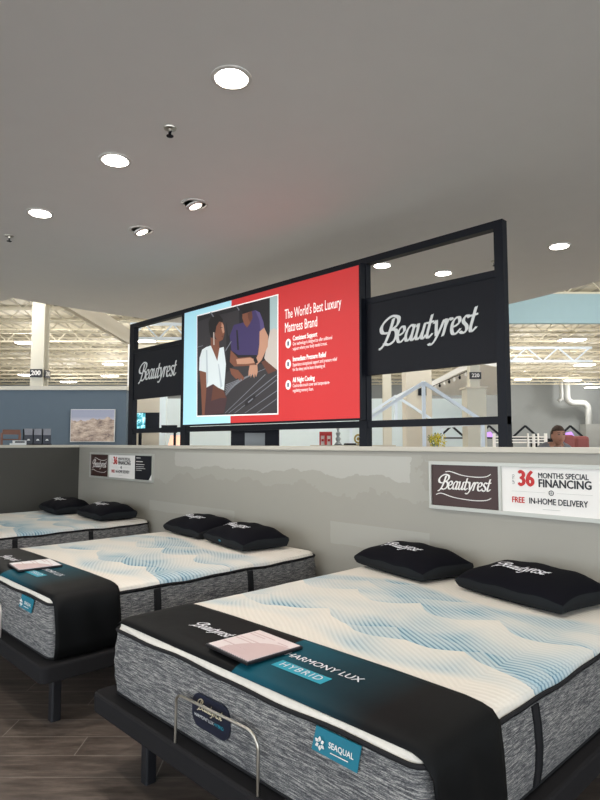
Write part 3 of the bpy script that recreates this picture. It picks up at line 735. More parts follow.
dup(s0, (-7.345, WY, 1.09), 0, 'small looking sign at the far left end of the grey half wall')
# ================================================================== BLACK FRAME WITH PANELS
FY = WY+.03
t = thing('sign_gantry', 'tall black metal frame standing on the half wall with three bays', 'display frame', (-4.1, FY+.03, 1.495))
def fbox(name, x0, x1, z0, z1, d=.06):
    mb = MB(); mb.box(x0+4.1, x1+4.1, -d/2, d/2, z0-1.495, z1-1.495); return mb.build(name, 'blackmetal', t)
zt = 2.925
for x0, x1 in ((-6.47, -6.37), (-5.36, -5.27), (-2.93, -2.855), (-1.81, -1.75)): fbox('post', x0, x1, 1.495, zt-.05)
fbox('top_rail', -6.47, -1.75, zt-.05, zt)
fbox('bottom_rail', -6.47, -1.75, 1.635, 1.685, .05)
fbox('middle_rail', -6.37, -5.36, 2.565, 2.61, .05); fbox('middle_rail', -2.855, -1.81, 2.565, 2.61, .05)
for x0, x1, lb in ((-6.37, -5.34, 'black script logo panel in the left bay of the tall frame'), (-2.855, -1.81, 'black script logo panel in the right bay of the tall frame')):
    p = thing('logo_panel', lb, 'sign', ((x0+x1)/2, FY+.03, 2.025), 0, 'script logo panels in the tall frame')
    w2 = (x1-x0)/2-.001
    mb = MB(); mb.box(-w2, w2, -.02, .02, 0, .54); mb.build('panel_board', 'panelblack', p)
    logo_obj('panel_logo', 'silver', p, vplane(0, -.0215, .27), .76)
# light box
lx0, lx1, lz0, lz1 = -5.23, -2.86, 1.69, 2.875
p = thing('lightbox_poster', 'long backlit red and pale blue poster with a couple in the centre bay', 'poster', (lx0, FY-.015, lz0))
LW, LH = lx1-lx0, lz1-lz0
mb = MB(); mb.box(0, LW, -.035, .012, 0, LH); mb.build('lightbox_case', 'blackmetal', p)
fx = lambda f: f*LW
mb = MB(); mb.box(.0, .79, -.037, -.035, .015, LH-.015); mb.build('pale_blue_field', 'litblue', p)
mb = MB(); mb.box(.79, LW-.02, -.037, -.035, .015, LH-.015); red = mb.build('red_field', 'litred', p)
# photo rectangle
PHOTO = [
  ('ph_dark',[(0.349,1.101),(1.551,1.099),(1.555,0.083),(0.37,0.101)]) ,
  ('ph_dark2',[(0.35,1.043),(0.571,1.061),(0.829,1.06),(0.838,0.439),(0.363,0.436)]) ,
  ('ph_dark2',[(0.813,1.057),(1.026,1.061),(1.028,0.888),(0.863,0.835)]) ,
  ('ph_light',[(1.454,1.098),(1.551,1.097),(1.553,0.504),(1.514,0.534),(1.456,0.759)]) ,
  ('ph_pillow',[(1.383,0.573),(1.461,0.811),(1.513,0.821),(1.552,0.798),(1.553,0.444),(1.476,0.459)]) ,
  ('ph_shade',[(1.342,0.542),(1.396,0.554),(1.553,0.452),(1.554,0.384),(1.437,0.428)]) ,
  ('ph_dark2',[(0.822,0.479),(0.988,0.558),(1.356,0.523),(1.437,0.428),(1.553,0.452),(1.555,0.083),(0.812,0.105)]) ,
  ('ph_stripe',[(0.826,0.376),(1.397,0.48),(1.397,0.475),(0.826,0.368)]) ,
  ('ph_stripe',[(0.826,0.359),(1.338,0.47),(1.338,0.464),(0.826,0.351)]) ,
  ('ph_stripe',[(0.827,0.342),(1.278,0.459),(1.278,0.453),(0.827,0.334)]) ,
  ('ph_stripe',[(0.827,0.325),(1.217,0.448),(1.217,0.442),(0.827,0.317)]) ,
  ('ph_stripe',[(0.827,0.308),(1.155,0.437),(1.155,0.431),(0.827,0.3)]) ,
  ('ph_stripe',[(0.827,0.291),(1.092,0.425),(1.092,0.42),(0.827,0.283)]) ,
  ('ph_stripe',[(0.828,0.274),(1.028,0.414),(1.028,0.408),(0.828,0.267)]) ,
  ('ph_stripe',[(0.818,0.109),(1.397,0.431),(1.402,0.425),(0.83,0.109)]) ,
  ('ph_stripe',[(0.873,0.107),(1.553,0.418),(1.559,0.412),(0.885,0.107)]) ,
  ('ph_stripe',[(0.963,0.104),(1.554,0.375),(1.559,0.37),(0.975,0.103)]) ,
  ('ph_stripe',[(1.11,0.099),(1.554,0.281),(1.559,0.275),(1.121,0.098)]) ,
  ('ph_stripe',[(1.278,0.093),(1.554,0.212),(1.559,0.207),(1.289,0.092)]) ,
  ('ph_dark',[(1.114,0.196),(1.179,0.242),(1.263,0.26),(1.271,0.228),(1.208,0.186),(1.123,0.154)]) ,
  ('ph_stripe',[(1.16,0.198),(1.227,0.23),(1.238,0.222),(1.171,0.188)]) ,
  ('ph_purple',[(1.18,1.014),(1.256,1.02),(1.32,0.988),(1.37,0.898),(1.384,0.843),(1.319,0.816),(1.319,0.723),(1.293,0.609),(1.016,0.638),(0.914,0.693),(0.887,0.832),(0.947,0.928),(1.086,0.932),(1.164,0.902)]) ,
  ('ph_purple2',[(1.256,1.02),(1.32,0.988),(1.37,0.898),(1.384,0.843),(1.332,0.825),(1.315,0.92)]) ,
  ('ph_dark',[(0.984,0.876),(1.007,0.872),(1.03,0.683),(1.001,0.687)]) ,
  ('ph_skin',[(1.076,1.023),(1.209,1.022),(1.221,0.953),(1.181,0.907),(1.145,0.876),(1.101,0.915),(1.074,0.975)]) ,
  ('ph_shade',[(1.152,1.009),(1.209,1.018),(1.221,0.953),(1.187,0.918),(1.158,0.962)]) ,
  ('ph_hair',[(1.041,1.073),(1.093,1.102),(1.199,1.097),(1.223,1.044),(1.209,1.017),(1.08,1.011)]) ,
  ('ph_skinl',[(1.381,0.843),(1.435,0.761),(1.43,0.67),(1.35,0.559),(1.285,0.519),(1.257,0.557),(1.301,0.617),(1.317,0.705),(1.319,0.816)]) ,
  ('ph_skin',[(0.904,0.697),(1.017,0.611),(1.19,0.604),(1.274,0.566),(1.26,0.521),(1.105,0.528),(0.958,0.538),(0.891,0.586)]) ,
  ('ph_skinl',[(0.987,0.602),(1.19,0.597),(1.274,0.563),(1.258,0.543),(1.134,0.544),(1.002,0.556)]) ,
  ('ph_hair',[(1.235,0.574),(1.279,0.584),(1.302,0.542),(1.263,0.532)]) ,
  ('ph_skinl',[(1.185,0.528),(1.291,0.522),(1.297,0.457),(1.275,0.413),(1.258,0.446),(1.248,0.404),(1.225,0.449),(1.197,0.411),(1.2,0.447),(1.166,0.428),(1.169,0.472)]) ,
  ('ph_skin',[(0.892,0.529),(1.018,0.499),(1.112,0.418),(1.083,0.398),(1.048,0.43),(1.054,0.393),(1.013,0.426),(0.989,0.417),(0.914,0.471)]) ,
  ('ph_skin',[(0.402,0.553),(0.518,0.527),(0.531,0.365),(0.523,0.104),(0.456,0.102),(0.434,0.352)]) ,
  ('ph_skirt',[(0.524,0.37),(0.632,0.397),(0.792,0.348),(0.853,0.246),(0.805,0.106),(0.496,0.105)]) ,
  ('ph_shade',[(0.633,0.388),(0.783,0.345),(0.84,0.251),(0.747,0.256),(0.603,0.234)]) ,
  ('ph_skin',[(0.585,0.861),(0.719,0.811),(0.73,0.732),(0.697,0.605),(0.587,0.76)]) ,
  ('ph_shirt',[(0.51,0.771),(0.59,0.776),(0.65,0.687),(0.696,0.614),(0.73,0.736),(0.796,0.74),(0.833,0.572),(0.808,0.324),(0.713,0.357),(0.632,0.397),(0.524,0.37),(0.515,0.52),(0.395,0.55),(0.4,0.674),(0.443,0.753)]) ,
  ('ph_shirt2',[(0.51,0.741),(0.531,0.739),(0.55,0.423),(0.524,0.374)]) ,
  ('ph_shirt2',[(0.71,0.584),(0.723,0.583),(0.783,0.368),(0.752,0.351)]) ,
  ('ph_skin',[(0.658,0.994),(0.754,1.004),(0.793,0.956),(0.809,0.876),(0.782,0.811),(0.725,0.799),(0.667,0.841),(0.633,0.904)]) ,
  ('ph_skinl',[(0.761,0.98),(0.793,0.944),(0.806,0.881),(0.781,0.869),(0.755,0.926)]) ,
  ('ph_hair',[(0.546,1.011),(0.585,1.057),(0.657,1.073),(0.728,1.054),(0.779,1.008),(0.773,0.978),(0.722,0.993),(0.678,0.956),(0.66,0.896),(0.634,0.865),(0.595,0.85),(0.561,0.914)]) ,
  ('ph_pillow',[(0.627,0.901),(0.643,0.899),(0.649,0.775),(0.632,0.777)]) ,
  ('ph_shade',[(0.756,0.849),(0.791,0.848),(0.776,0.831)]) ,
  ('ph_hair',[(0.736,0.933),(0.774,0.931),(0.774,0.924),(0.736,0.927)]) ,
  ('ph_stripe',[(0.57,1.106),(0.59,1.107),(0.637,1.056),(0.621,1.051)]) ,
  ('ph_stripe',[(0.981,1.102),(0.996,1.103),(1.035,1.056),(1.02,1.052)]) ,
  ('ph_stripe',[(0.356,0.789),(0.459,0.795),(0.459,0.789),(0.356,0.783)]) ,
  ('ph_stripe',[(0.824,0.706),(0.909,0.782),(0.919,0.775),(0.825,0.691)]) ,
]
mb = MB(); PHOTO = [(mt, [(a-.115, b) for a, b in P]) for mt, P in PHOTO]; P0 = PHOTO[0][1]; B_ = .012
mb.prismY([(P0[0][0]-B_, P0[0][1]+B_), (P0[1][0]+B_, P0[1][1]+B_), (P0[2][0]+B_, P0[2][1]-B_), (P0[3][0]-B_, P0[3][1]-B_)], -.0385, -.037); mb.build('photo_border', 'litwhite', p)
mb = MB()
for k, (mt, P) in enumerate(PHOTO):
    y = -.0388-.00006*k; mb.add([(a, y, b) for a, b in P], [tuple(range(len(P)))], mt)
ph = mb.build('photo_print', None, p, recalc=False); ph['label'] = 'picture of a woman in a white top and a man in purple beside a bed'
tp = vplane
y = -.0385
text_obj('heading_text', "The World's Best Luxury", 'litwhite', red, lambda a, b: (1.53+a, y, .915+b), .118, 'LEFT', bold=.0008, stretch=.53)
text_obj('heading_text', "Mattress Brand", 'litwhite', red, lambda a, b: (1.53+a, y, .80+b), .118, 'LEFT', bold=.0008, stretch=.53)
for cz, h, l1, l2 in ((.665, 'Consistent Support', 'Our technology is designed to offer additional', 'support where your body needs it most.'),
                      (.49, 'Immediate Pressure Relief', 'Experience exceptional support and pressure relief', "for the sleep you've been dreaming of."),
                      (.315, 'All Night Cooling', 'Cool-to-the-touch cover and temperature-', 'regulating memory foam.')):
    mb = MB(); mb.prismY([(1.575+.032*cos(k*pi/12), cz+.040*sin(k*pi/12)) for k in range(24)], -.0395, -.037); c = mb.build('icon_disc', 'litwhite', red)
    mb = MB(); mb.box(1.565, 1.585, -.0402, -.0395, cz-.018, cz+.018); mb.box(1.570, 1.580, -.0406, -.0402, cz-.010, cz+.008); mb.build('icon_mark', 'bluewall', c)
    text_obj('point_heading', h, 'litwhite', red, lambda a, b: (1.63+a, y, cz+.035+b), .058, 'LEFT', bold=.0016, stretch=.62)
    text_obj('point_text', l1, 'litwhite', red, lambda a, b: (1.63+a, y, cz-.012+b), .040, 'LEFT', bold=.0003, stretch=.6)
    text_obj('point_text', l2, 'litwhite', red, lambda a, b: (1.63+a, y, cz-.052+b), .040, 'LEFT', bold=.0003, stretch=.6)
# ================================================================== THINGS ON THE WALL CAPS
CT = 1.4955
t = thing('packaging_display', 'dark display of three upright grey and black packs on the dark half wall', 'display', (-7.78, 2.925, CT), radians(78))
mb = MB(); mb.box(-.165, .165, -.05, .05, 0, .015); mb.box(-.165, .165, .03, .05, .015, .20); mb.build('display_tray', 'blackmetal', t)
for k in (-1, 0, 1):
    mb = MB(); mb.box(k*.108-.048, k*.108+.048, -.035, .028, .015, .125); q = mb.build('lower_pack', 'badge', t)
    mb = MB(); mb.box(k*.108-.045, k*.108+.045, -.03, .025, .125, .205); mb.build('upper_pack', 'pack', t)
    mb = MB(); mb.prismY([(k*.108-.02, .055), (k*.108+.02, .055), (k*.108+.008, .075), (k*.108-.008, .075)], -.037, -.035); mb.build('pack_print', 'silver', q)
t = thing('book_stand', 'small reddish brown wooden stand with a pale booklet at the far left', 'stand', (-7.79, 2.62, CT), radians(78))
mb = MB(); mb.box(-.12, -.10, -.02, .06, 0, .15); mb.box(-.10, .10, -.02, .06, .13, .15); mb.box(.08, .10, -.02, .06, 0, .13); mb.box(-.10, .10, .045, .06, .15, .19); mb.box(-.1, .08, .045, .06, .06, .075); mb.build('wooden_stand', 'orange', t)
t = thing('booklet', 'pale open booklet lying in front of the reddish stand', 'booklet', (-7.72, 2.65, CT), radians(78))
mb = MB(); mb.box(-.07, .11, -.04, .03, 0, .02); mb.box(-.04, .11, -.035, .03, .02, .055); mb.build('pages', 'silver', t)
mb = MB(); mb.box(-.02, .09, -.041, -.035, .028, .045); mb.build('cover_print', 'blackmetal', t)
# ================================================================== THINGS IN THE STORE BEYOND
def far(name, label, cat, s, dd, z=0, group=None, rz=YAW): return thing(name, label, cat, S(s, dd, z), rz, group)
t = far('landscape_picture', 'landscape picture of pale mountains hung on the slate blue wall', 'picture', -4.13, 11.98, 1.54)
mb = MB(); mb.box(-.44, .44, -.03, 0, 0, .65); mb.build('frame', 'silver', t)
mb = MB(); mb.box(-.43, .43, -.035, -.03, .01, .64); mb.build('print', 'landscape', t)
t = far('television', 'dark wall television with a teal picture seen under the left logo panel', 'television', -3.36, 12.6, 1.74)
mb = MB(); mb.box(-.44, .44, 0, .06, 0, .42); mb.box(-.03, .03, .0, .06, -.5, 0); mb.box(-.3, .3, -.1, .2, -.52, -.5); mb.build('television_case', 'blackmetal', t, bevel=.008)
mb = MB(); mb.box(-.14, .11, -.004, 0, .03, .41); mb.build('picture', 'tv', t)
t = far('television_cabinet', 'pale cabinet carrying the dark television beyond the half wall', 'cabinet', -3.36, 12.62, 0)
mb = MB(); mb.box(-.5, .5, -.2, .25, 0, 1.2); mb.build('cabinet_body', 'beige', t); mb = MB(); mb.box(-.01, .01, -.205, -.2, .1, 1.1); mb.build('door_gap', 'tape', t)
def column(s, dd, wd, h, label, sign=None, z0=0):
    t = far('steel_column', label, 'column', s, dd, z0)
    mb = MB(); a = wd/2; mb.box(-a, a, -a, -a+.04, 0, h); mb.box(-a, a, a-.04, a, 0, h); mb.box(-.03, .03, -a+.04, a-.04, 0, h); mb.build('shaft', 'creamcol', t)
    mb = MB(); mb.box(-a-.06, a+.06, -a-.06, a+.06, 0, .03); mb.build('foot_plate', 'creamcol', t)
    if sign:
        for sx in (0, 1):
            mb = MB()
            if sx == 0: mb.box(-.15, .15, -a-.05, -a-.02, sign[0], sign[0]+.2)
            else: mb.box(a+.02, a+.05, -.15, .15, sign[0], sign[0]+.2)
            q = mb.build('number_sign', 'ink', t)
            if sx == 0: text_obj('number', sign[1], 'white', q, vplane(0, -a-.052, sign[0]+.1), .16, bold=.006)
            else: text_obj('number', sign[1], 'white', q, lambda x, z: (a+.052, x, sign[0]+.1+z), .16, bold=.006)
    return t
column(-6.55, 15, .32, 6.5, 'cream steel column behind the slate blue wall on the left', (3.15, '200'))
column(3.05, 21, .28, 6.5, 'slim cream column left of the white gable frame')
t = far('clad_column', 'grey beige clad square column behind the white gable frame', 'column', 2.34, 12, 0)
mb = MB(); mb.box(-.25, .25, -.25, .25, 0, 6.5); mb.build('cladding', 'beige', t)
mb = MB(); mb.box(-.02, .14, -.27, -.25, 2.45, 2.62); mb.build('small_speaker', 'blackmetal', t)
t = far('clad_column', 'white clad column with a number sign below the right logo panel', 'column', 3.05, 10.5, 0)
mb = MB(); mb.box(-.165, .165, -.17, .17, 0, 2.46); mb.build('lower_cladding', 'creamcol', t)
mb = MB(); mb.box(-.20, .20, -.2, .2, 2.46, 2.49); mb.build('ledge', 'beige', t)
mb = MB(); mb.box(-.085, .085, -.09, .09, 2.49, 6.5); mb.build('upper_shaft', 'creamcol', t)
mb = MB(); mb.box(-.10, .10, -.13, -.10, 2.63, 2.75); q = mb.build('number_sign', 'ink', t)
text_obj('number', '220', 'white', q, vplane(0, -.132, 2.69), .09, bold=.003)
# white gable frames
def gable(s, dd, wd, h, eave, label, th=.05, dep=1.2, mat='whitesteel', grp=None):
    t = far('gable_frame', label, 'house frame', s, dd, 0, grp)
    for k, yy in enumerate((0, dep)):
        for sx in (-1, 1):
            mb = MB(); mb.box(sx*wd/2-th/2, sx*wd/2+th/2, yy-th/2, yy+th/2, 0, eave); mb.build('post', mat, t)
            mb = MB(); mb.bar((sx*wd/2, yy, eave), (0, yy, h), th, th, up=(0, 1, 0)); mb.build('rafter', mat, t)
        mb = MB(); mb.box(-th/2, th/2, yy-th/2, yy+th/2, 0 if k == 0 else eave, h-.02); mb.build('centre_post', mat, t)
    for sx in (-1, 0, 1):
        mb = MB(); z = h if sx == 0 else eave; mb.box(sx*wd/2-th/2, sx*wd/2+th/2, 0, dep, z-th, z); mb.build('side_rail', mat, t)
    return t
gable(1.86, 9, 1.75, 2.43, 1.85, 'white gable house frame under the right logo panel', dep=2.6)
# black triangular house frames with headboards
def kidhouse(s, label, fill):
    t = far('house_bed_frame', label, 'bed frame', s, 20, 0, 'black gable house bed frames at the back')
    for sx in (-1, 1):
        mb = MB(); mb.bar((sx*.46, 0, 1.68), (0, 0, 2.09), .06, .06, up=(0, 1, 0)); mb.build('rafter', 'blackmetal', t)
        mb = MB(); mb.box(sx*.46-.03, sx*.46+.03, -.03, .03, 0, 1.70); mb.build('post', 'blackmetal', t)
    mb = MB(); mb.box(-.46, .46, -.03, .03, 1.66, 1.71); mb.build('tie_rail', 'blackmetal', t)
    mb = MB(); mb.box(-.43, .43, -.03, .03, .4, .9); mb.build('headboard', 'white', t)
    if fill == 2:
        mb = MB(); mb.prismY([(-.2, 1.72), (.2, 1.72), (.08, 1.9), (-.12, 1.86)], .1, .12); mb.build('lit_panel', 'purple', t)
    return t
for s, lb, f in ((5.05, 'black house bed frame left of the white clad column', 0), (6.3, 'black house bed frame with purple light right of the clad column', 2), (7.5, 'black house bed frame just right of the tall black frame', 0), (9.0, 'black house bed frame with purple light behind the person', 2)): kidhouse(s, lb, f)
# white bunk rails and furniture row
t = far('bunk_bed', 'white slatted bunk bed seen just right of the tall frame', 'bunk bed', 6.4, 17.5, 0)
for sx in (-1, 1):
    for yy in (0, .9):
        mb = MB(); mb.box(sx*.75-.035, sx*.75+.035, yy-.035, yy+.035, 0, 1.80); mb.build('post', 'white', t)
for z in (1.52, 1.60, 1.68):
    mb = MB(); mb.box(-.75, .75, -.02, .02, z, z+.035); mb.build('guard_rail', 'white', t)
mb = MB(); mb.box(.2, .24, -.06, -.02, 0, 1.8); mb.box(.5, .54, -.06, -.02, 0, 1.8); mb.build('ladder', 'white', t)
def sofa(s, dd, wd, h, label, mat):
    t = far('high_back_chair', label, 'chair', s, dd, 0, 'red high back seats')
    mb = MB(); mb.box(-wd/2, wd/2, -.35, .35, .18, .48); mb.build('seat', mat, t, bevel=.04)
    mb = MB(); mb.box(-wd/2, wd/2, .18, .38, .48, h); mb.build('backrest', mat, t, bevel=.05)
    for sx in (-1, 1):
        for sy in (-1, 1): mb = MB(); mb.box(sx*(wd/2-.05)-.02, sx*(wd/2-.05)+.02, sy*.3-.02, sy*.3+.02, 0, .18); mb.build('leg', 'legblack', t)
sofa(4.55, 10, .24, 1.66, 'red high back seat directly right of the person', 'redcloth'); sofa(4.88, 10.2, .26, 1.64, 'darker red high back seat at the right edge', 'redcloth')
t = far('toy_figure', 'blue toy shape beside the head of the person', 'toy', 3.98, 9.2, 1.40)
mb = MB(); mb.lathe([(.02, 0), (.06, .03), (.07, .12), (.03, .17), (.06, .22), (.055, .28), (.01, .32)], 14); mb.build('toy_body', 'bluetoy', t, smooth=True)
t = far('toy_stand', 'low pale stand under the blue toy shape', 'stand', 3.98, 9.2, 0); mb = MB(); mb.box(-.12, .12, -.12, .12, 0, 1.40); mb.build('plinth', 'beige', t); mb = MB(); mb.box(-.13, .13, -.13, .13, 0, .05); mb.build('plinth_foot', 'tape', t)
t = far('dark_headboard', 'low dark slatted headboard behind the person', 'headboard', 7.7, 18.5, 0)
mb = MB(); mb.box(-.55, .55, 0, .05, .4, 1.66); mb.build('board', 'tape', t)
for sx in (-1, 1): mb = MB(); mb.box(sx*.55-.04, sx*.55+.04, -.02, .07, 0, 1.7); mb.build('post', 'tape', t)
# duct on the far wall
t = far('ventilation_duct', 'grey round ventilation duct with bends on the far right wall', 'duct', 18.6, 45.5, 0)
mb = MB(); P = []
def arc(cx, cz, r, a0, a1, n=8): return [(cx+r*cos(radians(a0+(a1-a0)*k/n)), 0, cz+r*sin(radians(a0+(a1-a0)*k/n))) for k in range(n+1)]
P = [(1.7, 0, 6.4)]+[(1.7, 0, 5.1)]+arc(2.2, 5.05, .5, 180, 270, 6)+arc(2.8, 4.05, .5, 90, 0, 6)+[(3.3, 0, 2.9)]
mb.tube(P, .25, 12); mb.build('duct_pipe', 'duct', t, smooth=True)
mb = MB(); mb.tube([(1.3, 0, 6.4), (1.3, 0, 4.9), (1.05, 0, 4.7)], .15, 10); mb.build('branch_pipe', 'duct', t, smooth=True)
mb = MB(); mb.box(2.85, 4.0, -.5, .5, 0, 2.95); mb.build('duct_box', 'duct', t)
# string of small bulbs
t = far('string_lights', 'string of small bulbs along the edge of a dropped ceiling, under the right logo panel', 'string lights', 4.0, 14.3, 3.25)
mb = MB(); mb.bar((0, -.1, -.02), (0, 5.2, -.02), .012); mb.bar((0, -.1, -.02), (0, -.1, 0), .012); mb.bar((0, 5.2, -.02), (0, 5.2, 0), .012); mb.build('cable', 'tape', t)
for k in range(10):
    mb = MB(); mb.lathe([(.012, -.02), (.014, -.05), (.034, -.08), (.034, -.11), (.012, -.14)], 10, c=(0, .1+.54*k, 0)); mb.build('bulb', 'tape' if k % 2 else 'white', t, smooth=True)
# shelf with ornaments beyond the centre bay
t = far('display_shelf', 'low pale display shelf just beyond the half wall centre', 'shelf', 0.746, 8.6, 0)
mb = MB(); mb.box(-.6, .6, -.15, .15, 1.46, 1.49); mb.build('shelf_top', 'beige', t)
for sx in (-1, 1): mb = MB(); mb.box(sx*.58-.02, sx*.58+.02, -.15, .15, 0, 1.46); mb.build('shelf_side', 'beige', t)
mb = MB(); mb.box(-.56, .56, .13, .15, 0, 1.46); mb.build('back_board', 'beige', t)
t = far('letter_ornament', 'red and white block ornament with H shaped cutouts under the poster', 'ornament', 0.368, 8.6, 1.49)
mb = MB(); mb.box(-.09, .09, -.03, .03, .135, .19); mb.box(-.09, -.07, -.03, .03, 0, .135); mb.box(.07, .09, -.03, .03, 0, .135); mb.box(-.018, .018, -.03, .03, 0, .135); mb.build('red_bars', 'red', t)
mb = MB(); mb.box(-.07, .07, -.01, .02, 0, .135); b_ = mb.build('white_back', 'white', t)
mb = MB(); 
for x in (-.044, .044): mb.box(x-.016, x+.016, -.022, -.010, .055, .085)
mb.build('cross_bars', 'red', t)
t = far('glass_ornament', 'tall grey glass ornament next to the red block ornament', 'ornament', 0.545, 8.6, 1.49)
mb = MB(); mb.lathe([(.045, 0), (.05, .02), (.02, .05), (.04, .09), (.018, .12), (.035, .17), (.012, .20), (.025, .25), (.005, .28)], 14); mb.build('glass_body', 'clearish', t, smooth=True); mb = MB(); mb.lathe([(.06, -.0), (.06, .008)], 14); mb.build('glass_foot', 'blackmetal', t)
t = far('tray', 'flat black tray lying between the two ornaments', 'tray', 0.698, 8.6, 1.49)
mb = MB(); mb.box(-.07, .10, -.06, .06, 0, .018); mb.build('tray_base', 'blackmetal', t); mb = MB(); mb.box(-.07, .10, -.06, -.05, .018, .026); mb.build('tray_lip', 'blackmetal', t)
t = far('gold_ornament', 'small round gold ornament on a stem right of the black tray', 'ornament', 0.832, 8.6, 1.49)
mb = MB(); mb.lathe([(.03, 0), (.03, .01), (.008, .015), (.008, .04)], 14); mb.build('stem', 'brass', t, smooth=True)
mb = MB(); mb.tube([(.048*cos(k*pi/10), 0, .09+.055*sin(k*pi/10)) for k in range(20)], .014, 8, closed=True); mb.lathe([(.004, .06), (.025, .09), (.004, .12)], 10); mb.build('ring', 'brass', t, smooth=True)
# kiosk under the poster
t = far('kiosk', 'dark kiosk post with a grey screen below the centre of the poster', 'kiosk', -.45, 6, 0)
mb = MB(); mb.box(-.24, .24, 0, .12, 0, 1.672); mb.build('kiosk_body', 'blackmetal', t)
mb = MB(); mb.box(-.10, .10, -.006, 0, 1.3, 1.62); mb.build('screen', 'glassgrey', t)
# yellow flowers
t = far('flower_vase', 'vase of yellow flowers seen low beside the gable frame', 'flowers', 2.17, 9.6, 1.30)
mb = MB(); mb.lathe([(.05, 0), (.08, .05), (.07, .12), (.04, .17), (.05, .19)], 16); mb.build('vase', 'clearish', t, smooth=True)
rr = random.Random(3); mb = MB(); mg = MB()
for k in range(42):
    a = rr.uniform(0, 2*pi); r = rr.uniform(0, .14); z = .24+rr.uniform(-.06, .12)-r*.3; x, yv = r*cos(a), r*sin(a)
    tgt = mb if k % 3 else mg
    for j in range(5):
        b = a+j*2*pi/5; tgt.add([(x, yv, z), (x+.035*cos(b-.35), yv+.02*sin(b), z+.035*sin(b)), (x+.045*cos(b), yv-.012+.02*sin(b), z+.045*sin(b)), (x+.035*cos(b+.35), yv+.02*sin(b), z+.03*sin(b)+.012)], [(0, 1, 2, 3)])
    if k % 3 == 0: mg.bar((0, 0, .12), (x, yv, z), .006)
mb.build('blossoms', 'yellow', t, recalc=False); mg.build('leaves', 'leaf', t, recalc=False)
t = far('flower_stand', 'narrow plinth under the yellow flowers', 'stand', 2.17, 9.6, 0); mb = MB(); mb.box(-.12, .12, -.12, .12, 0, 1.30); mb.build('plinth', 'beige', t); mb = MB(); mb.box(-.13, .13, -.13, .13, 0, .05); mb.build('plinth_foot', 'tape', t)
# things seen under the left logo panel
t = far('white_pillar', 'slim pale blue pillar seen through the lower left bay', 'column', -2.62, 11.5, 0)
mb = MB(); mb.box(-.06, .06, -.06, .06, 0, 3.4); mb.build('shaft', 'paleblue', t); mb = MB(); mb.box(-.09, .09, -.09, .09, 0, .1); mb.build('plinth', 'white', t)
t = far('table_lamp', 'peach shaded lamp glowing low in the lower left bay', 'lamp', -2.30, 11.2, 1.30)
mb = MB(); mb.lathe([(.15, .18), (.11, .36)], 18); mb.build('lamp_shade', 'pinkglow', t, smooth=True); mb = MB(); mb.lathe([(.07, 0), (.07, .02), (.015, .04), (.015, .2)], 14); mb.build('lamp_base', 'brass', t, smooth=True)
t = far('lamp_table', 'tall dark console under the peach lamp', 'table', -2.30, 11.2, 0); mb = MB(); mb.box(-.4, .4, -.2, .2, 1.26, 1.30); mb.build('table_top', 'tape', t)
for sx in (-1, 1):
    for sy in (-1, 1): mb = MB(); mb.box(sx*.37-.02, sx*.37+.02, sy*.17-.02, sy*.17+.02, 0, 1.26); mb.build('leg', 'tape', t)
t = far('hanging_sign', 'small dark hanging number sign in the lower left bay', 'sign', -2.9, 16, 2.2)
mb = MB(); mb.box(-.13, .13, -.02, .02, 0, .2); mb.build('sign_plate', 'ink', t); mb = MB(); mb.bar((0, 0, .2), (0, 0, 4.3), .02); mb.build('rod', 'cream', t)
t = far('hung_screen', 'dark small screen on a post left of the poster foot', 'screen', -2.35, 10.8, 0)
mb = MB(); mb.box(-.14, .14, -.02, .02, 1.70, 1.84); mb.build('screen_case', 'blackmetal', t); mb = MB(); mb.box(.08, .12, -.02, .02, 0, 1.70); mb.build('post', 'blackmetal', t)
